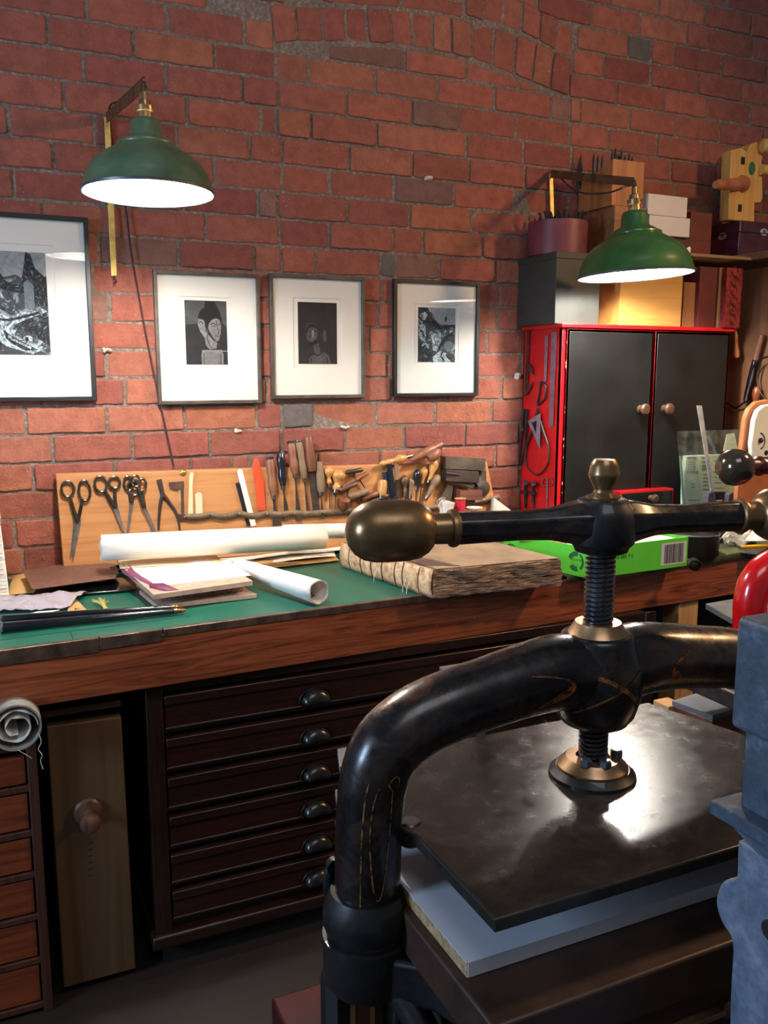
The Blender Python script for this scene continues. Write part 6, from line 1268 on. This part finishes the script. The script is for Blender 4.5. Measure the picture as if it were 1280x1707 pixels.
# ---- handle: hub, two tapering arms, brass ferrules, brass balls
HZ = W(998,868,YP).z-.002
q = MB(); q.lathe((SX,YP,HZ),(0,0,1),[(-.042,.030),(-.040,.036),(-.034,.038),(-.028,.044),(-.012,.0465),(.008,.0455),(.020,.041),(.026,.036),(.031,.034),(.034,.027)],36); hh = q.build('handle_hub', m_ironb, pr)
HD = (Z(1240,860,HZ)-Z(760,876,HZ)); HD.z = 0; HD.y *= .8; HD.normalize(); HNv = Vector((-HD.y,HD.x,0))
for sg in (-1,1):
    q = MB(); prf = []
    for dx, w_, h_ in ((.020,.036,.0300),(.042,.032,.0285),(.058,.025,.0250),(.078,.0190,.0212),(.12,.018,.0195),(.213,.0195,.0215)):
        c = Vector((SX,YP,HZ))+HD*(sg*dx); ch_ = .45
        prf.append([c+HNv*y+Vector((0,0,z_)) for y,z_ in ((-w_,-h_*ch_),(-w_,h_*ch_),(-w_*ch_,h_),(w_*ch_,h_),(w_,h_*ch_),(w_,-h_*ch_),(w_*ch_,-h_),(-w_*ch_,-h_))])
    vs = [p for r_ in prf for p in r_]; q.add(vs, [(i*8+k,i*8+(k+1)%8,(i+1)*8+(k+1)%8,(i+1)*8+k) for i in range(len(prf)-1) for k in range(8)]+[tuple(range(8)),tuple(40+k for k in range(8))]); q.build('handle_arm', m_iron2, pr, bevel=.003, smooth=30)
    d = HD*sg; o_ = Vector((SX,YP,HZ))
    q = MB(); q.lathe(o_+d*.2085,d,[(0,.022),(.002,.0245),(.006,.0255),(.010,.0245),(.012,.0205),(.045,.0195)],32); q.build('ferrule', m_brass, pr)
    q = MB(); b0 = .242; Lb = .122; R_ = .0405
    q.lathe(o_+d*b0,d,[(0,.020),(.002,.024),(.009,.0315),(.020,.0375),(.037,.0402),(.058,R_),(.078,.040),(.093,.0365),(.104,.0295),(.112,.019),(.116,.006)],48); q.build('ball', m_brass, pr, smooth=80)
zf = HZ+.033; q = MB(); q.lathe((SX,YP,zf),(0,0,1),[(0,.023),(.003,.023),(.005,.018),(.008,.0135),(.012,.0125),(.018,.0150),(.026,.0192),(.031,.0207),(.034,.0210),(.036,.0203),(.044,.0192),(.050,.0165),(.053,.0145),(.054,.004)],36); tag(q.build('finial', m_brass, pr), 'turned brass finial')
# ---- platen
PZ = .98; th_ = .017
c0 = Z(820,1531,PZ)
x0, x1, y0, y1 = .452, 2*SX-.452, -2.115, -1.70
ol = [(x0+.004,y0),(x1,y0),(x1,y0+.12),(x1,YP+.02),(x1-.045,y1),(x0+.08,y1),(x0+.01,y1-.05),(x0,YP+.06),(x0-.002,YP+.035),(x0-.005,YP-.03),(x0+.004,YP-.045)]
q = MB(); q.prism([(x,y,PZ-th_) for x,y in ol],(0,0,th_)); q.build('platen', m_plat, pr, bevel=.0025, seg=3)
q = MB(); q.lathe((x0+.012,YP-.012,PZ-.03),(0,0,1),[(0,.012),(.004,.016),(.028,.016),(.032,.012)],20); q.build('guide_lug', m_ironb, pr)
q = MB(); q.lathe((SX,YP,PZ),(0,0,1),[(0,.062),(.005,.061),(.010,.055),(.013,.052)],44); q.build('platen_flange', m_ironb, pr)
q = MB(); q.lathe((SX,YP,PZ+.012),(0,0,1),[(0,.050),(.004,.050),(.012,.042),(.016,.038),(.017,.024),(.012,.022)],44); q.build('flange_ring', m_bras2, pr)
for an in (-2.5,-1.72,-.4,.9):
    c = Vector((SX+math.cos(an)*.034, YP+math.sin(an)*.034, PZ+.027)); q = MB(); q.lathe(c,(0,0,1),[(0,.0085),(.001,.009),(.009,.009),(.011,.0065)],6); q.build('hex_bolt', m_steel if False else mt('blued_steel',(112,118,130),(84,90,102),30,.35,.8), pr, smooth=20)
# ---- bed and base
BZ = .882
q = MB(); bx0, bx1, by0, by1 = .437, 2*SX-.437, -2.147, -1.73
q.box((bx0,by0,BZ-.055),(bx1,by1,BZ)); q.build('bed', mt('brown_black_bed',(60,39,29),(38,27,22),9,.42,.0,rough2=.55,coat=.05), pr, bevel=.004, seg=3)
for sg in (-1,1):
    xc = SX+sg*(SX-L[1].x); s_ = MB()
    s_.lathe((xc,YP,0),(0,0,1),[(.833,.0455),(.838,.053),(.852,.0575),(.870,.0575),(.886,.052),(.896,.0475)],36); s_.build('post_collar', m_ironb, pr, smooth=60)
    s_ = MB(); s_.lathe((xc,YP,0),(0,0,1),[(.765,.050),(.775,.057),(.828,.0585),(.836,.0585),(.838,.050)],36); s_.build('post_socket', m_ironb, pr, smooth=50)
    # curved bracket joining the socket to the bed corner
    e = Vector((bx0 if sg < 0 else bx1, by0+.0, .80)); s_ = MB(); w_ = sg
    top = [Vector((xc-w_*.0,YP-.05,.826)), Vector((xc-w_*.05,YP-.09,.826)), Vector((xc-w_*.075,YP-.16,.822)), Vector((e.x-w_*.03,e.y+.02,.815)), Vector((e.x-w_*.055,e.y+.02,.815)), Vector((e.x-w_*.055,YP+.05,.82)), Vector((xc-w_*.04,YP+.05,.826))]
    s_.prism([Vector((p.x,p.y,.765)) for p in top],(0,0,.061)); s_.build('bracket', m_ironb, pr, bevel=.006, seg=3)
    s_ = MB(); A = Vector((xc-w_*.01,YP-.02,.77)); Bq = Vector((e.x-w_*.03,e.y+.03,.60)); s_.tube(bez([A+Vector((0,0,.02)), A+Vector((-w_*.03,-.06,-.03)), Bq+Vector((0,.05,.02)), Vector((Bq.x,Bq.y,.3))],6), [.03,.024,.022,.022]+[.022]*15 if False else .02, 14); s_.build('brace', m_ironb, pr)
    s_ = MB(); s_.box((xc-w_*.05-.02,YP-.02,.0),(xc-w_*.05+.03,YP+.10,.77)); s_.build('rear_leg', m_ironb, pr, bevel=.006)
q = MB(); P_ = [W(x,y,YP+.07) for x,y in ((540,1640),(552,1595),(575,1590))]; q.prism([Vector((P_[0].x,YP+.07,.05)),Vector((P_[0].x,YP+.07,P_[0].z)),Vector((P_[1].x,YP+.07,P_[1].z)),Vector((P_[2].x+.03,YP+.07,P_[1].z)),Vector((P_[2].x+.03,YP+.07,.05))],(0,.02,0)); q.build('side_plate', mt('dark_green_black',(30,34,34),(20,24,24),10,.4,.2), pr, bevel=.006)
# pawl lever behind the post
q = MB(); q.tube(bez([W(556,1436,YP+.06),W(548,1462,YP+.06),W(550,1500,YP+.06),W(556,1530,YP+.06)],5), [.008]*16, 10); q.lathe(W(556,1440,YP+.05),(0,-1,0),[(0,.012),(.01,.012)],14); q.build('pawl_lever', m_ironb, pr)
# pressing board on the bed
pb_ = thing('pressing_board', (SX,-1.88,BZ), 'white laminated chipboard sheet lying on the press bed under the platen', 'board')
m_lam = mt('grey_white_laminate', (196,200,208), (184,188,198), 3, .4)
q = MB(); q.box((.449,-2.070,BZ+.0005),(2*SX-.449,-1.735,BZ+.0185)); q.build('chipboard_core', mt('chipboard',(176,150,112),(130,104,72),120,.9,bmp=.6,bsc=200), pb_, bevel=.0005)
q = MB(); q.box((.4485,-2.0705,BZ+.0185),(2*SX-.4485,-1.735,BZ+.0195)); q.box((.4505,-2.0712,BZ+.0008),(2*SX-.4505,-2.0698,BZ+.0192)); q.build('laminate', m_lam, pb_, smooth=0)
# cabinet stand under the press
sd = thing('press_stand', (SX,-1.9,0), 'dark wooden cabinet stand with a small drawer knob under the press bed', 'stand')
m_std = wood('stand_wood', (64,42,32), (40,28,22), 'x', 30, .5)
q = MB(); q.box((bx0+.05,by0+.03,.02),(bx1-.05,by1-.02,.765)); q.build('body', m_dark, sd, bevel=.003)
q = MB(); q.box((bx0+.04,by0+.012,.790),(bx1-.04,by0+.035,.826)); q.build('rail', m_std, sd, bevel=.002)
q = MB(); q.box((bx0+.03,by0+.002,.782),(bx1-.03,by0+.03,.789)); q.build('pale_edge_strip', mt('pale_edge_strip',(128,104,76),(96,76,56),40,.5), sd, bevel=.001)
q = MB(); c = W(1200,1668,by0+.02); q.lathe((c.x,by0+.03,c.z),(0,-1,0),[(0,.006),(.012,.006),(.016,.011),(.026,.012),(.03,.006)],18); q.build('drawer_knob', m_knob, sd)
# upright boards stored under the left post
for i,(x,w2,m,lab) in enumerate(((548,22,m_dark,'dark upright board, leftmost under the press post'),(571,10,m_pale,'narrow pale edge of an upright board under the press post'),(582,24,mt('mid_brown_board',(120,80,56),(92,60,44),10,.6),'mid-brown upright board between two pale edges under the press post'),(607,10,m_pale,'second pale board edge under the press post'),(618,20,mt('torn_brown_board',(92,62,50),(70,46,38),30,.7),'dark brown torn upright board, rightmost under the press post'))):
    a = W(x,1665,YP+.03); b_ = W(x+w2,1665,YP+.03); q = MB(); q.box((a.x,YP+.0+.004*i,0.0),(b_.x-.0005,YP+.045,.750-.004*(i%2))); tag(q.build('stored_board', m, None, bevel=.001), lab, 'board')
a = Z(470,1668,.12); q = MB(); q.box((a.x-.02,a.y-.15,0),(a.x+.30,a.y+.02,.12)); tag(q.build('red_crate', mt('dark_red_crate',(62,14,14),(46,10,12),10,.5), None, bevel=.006), 'low dark red crate on the floor in the shadow left of the press', 'crate')
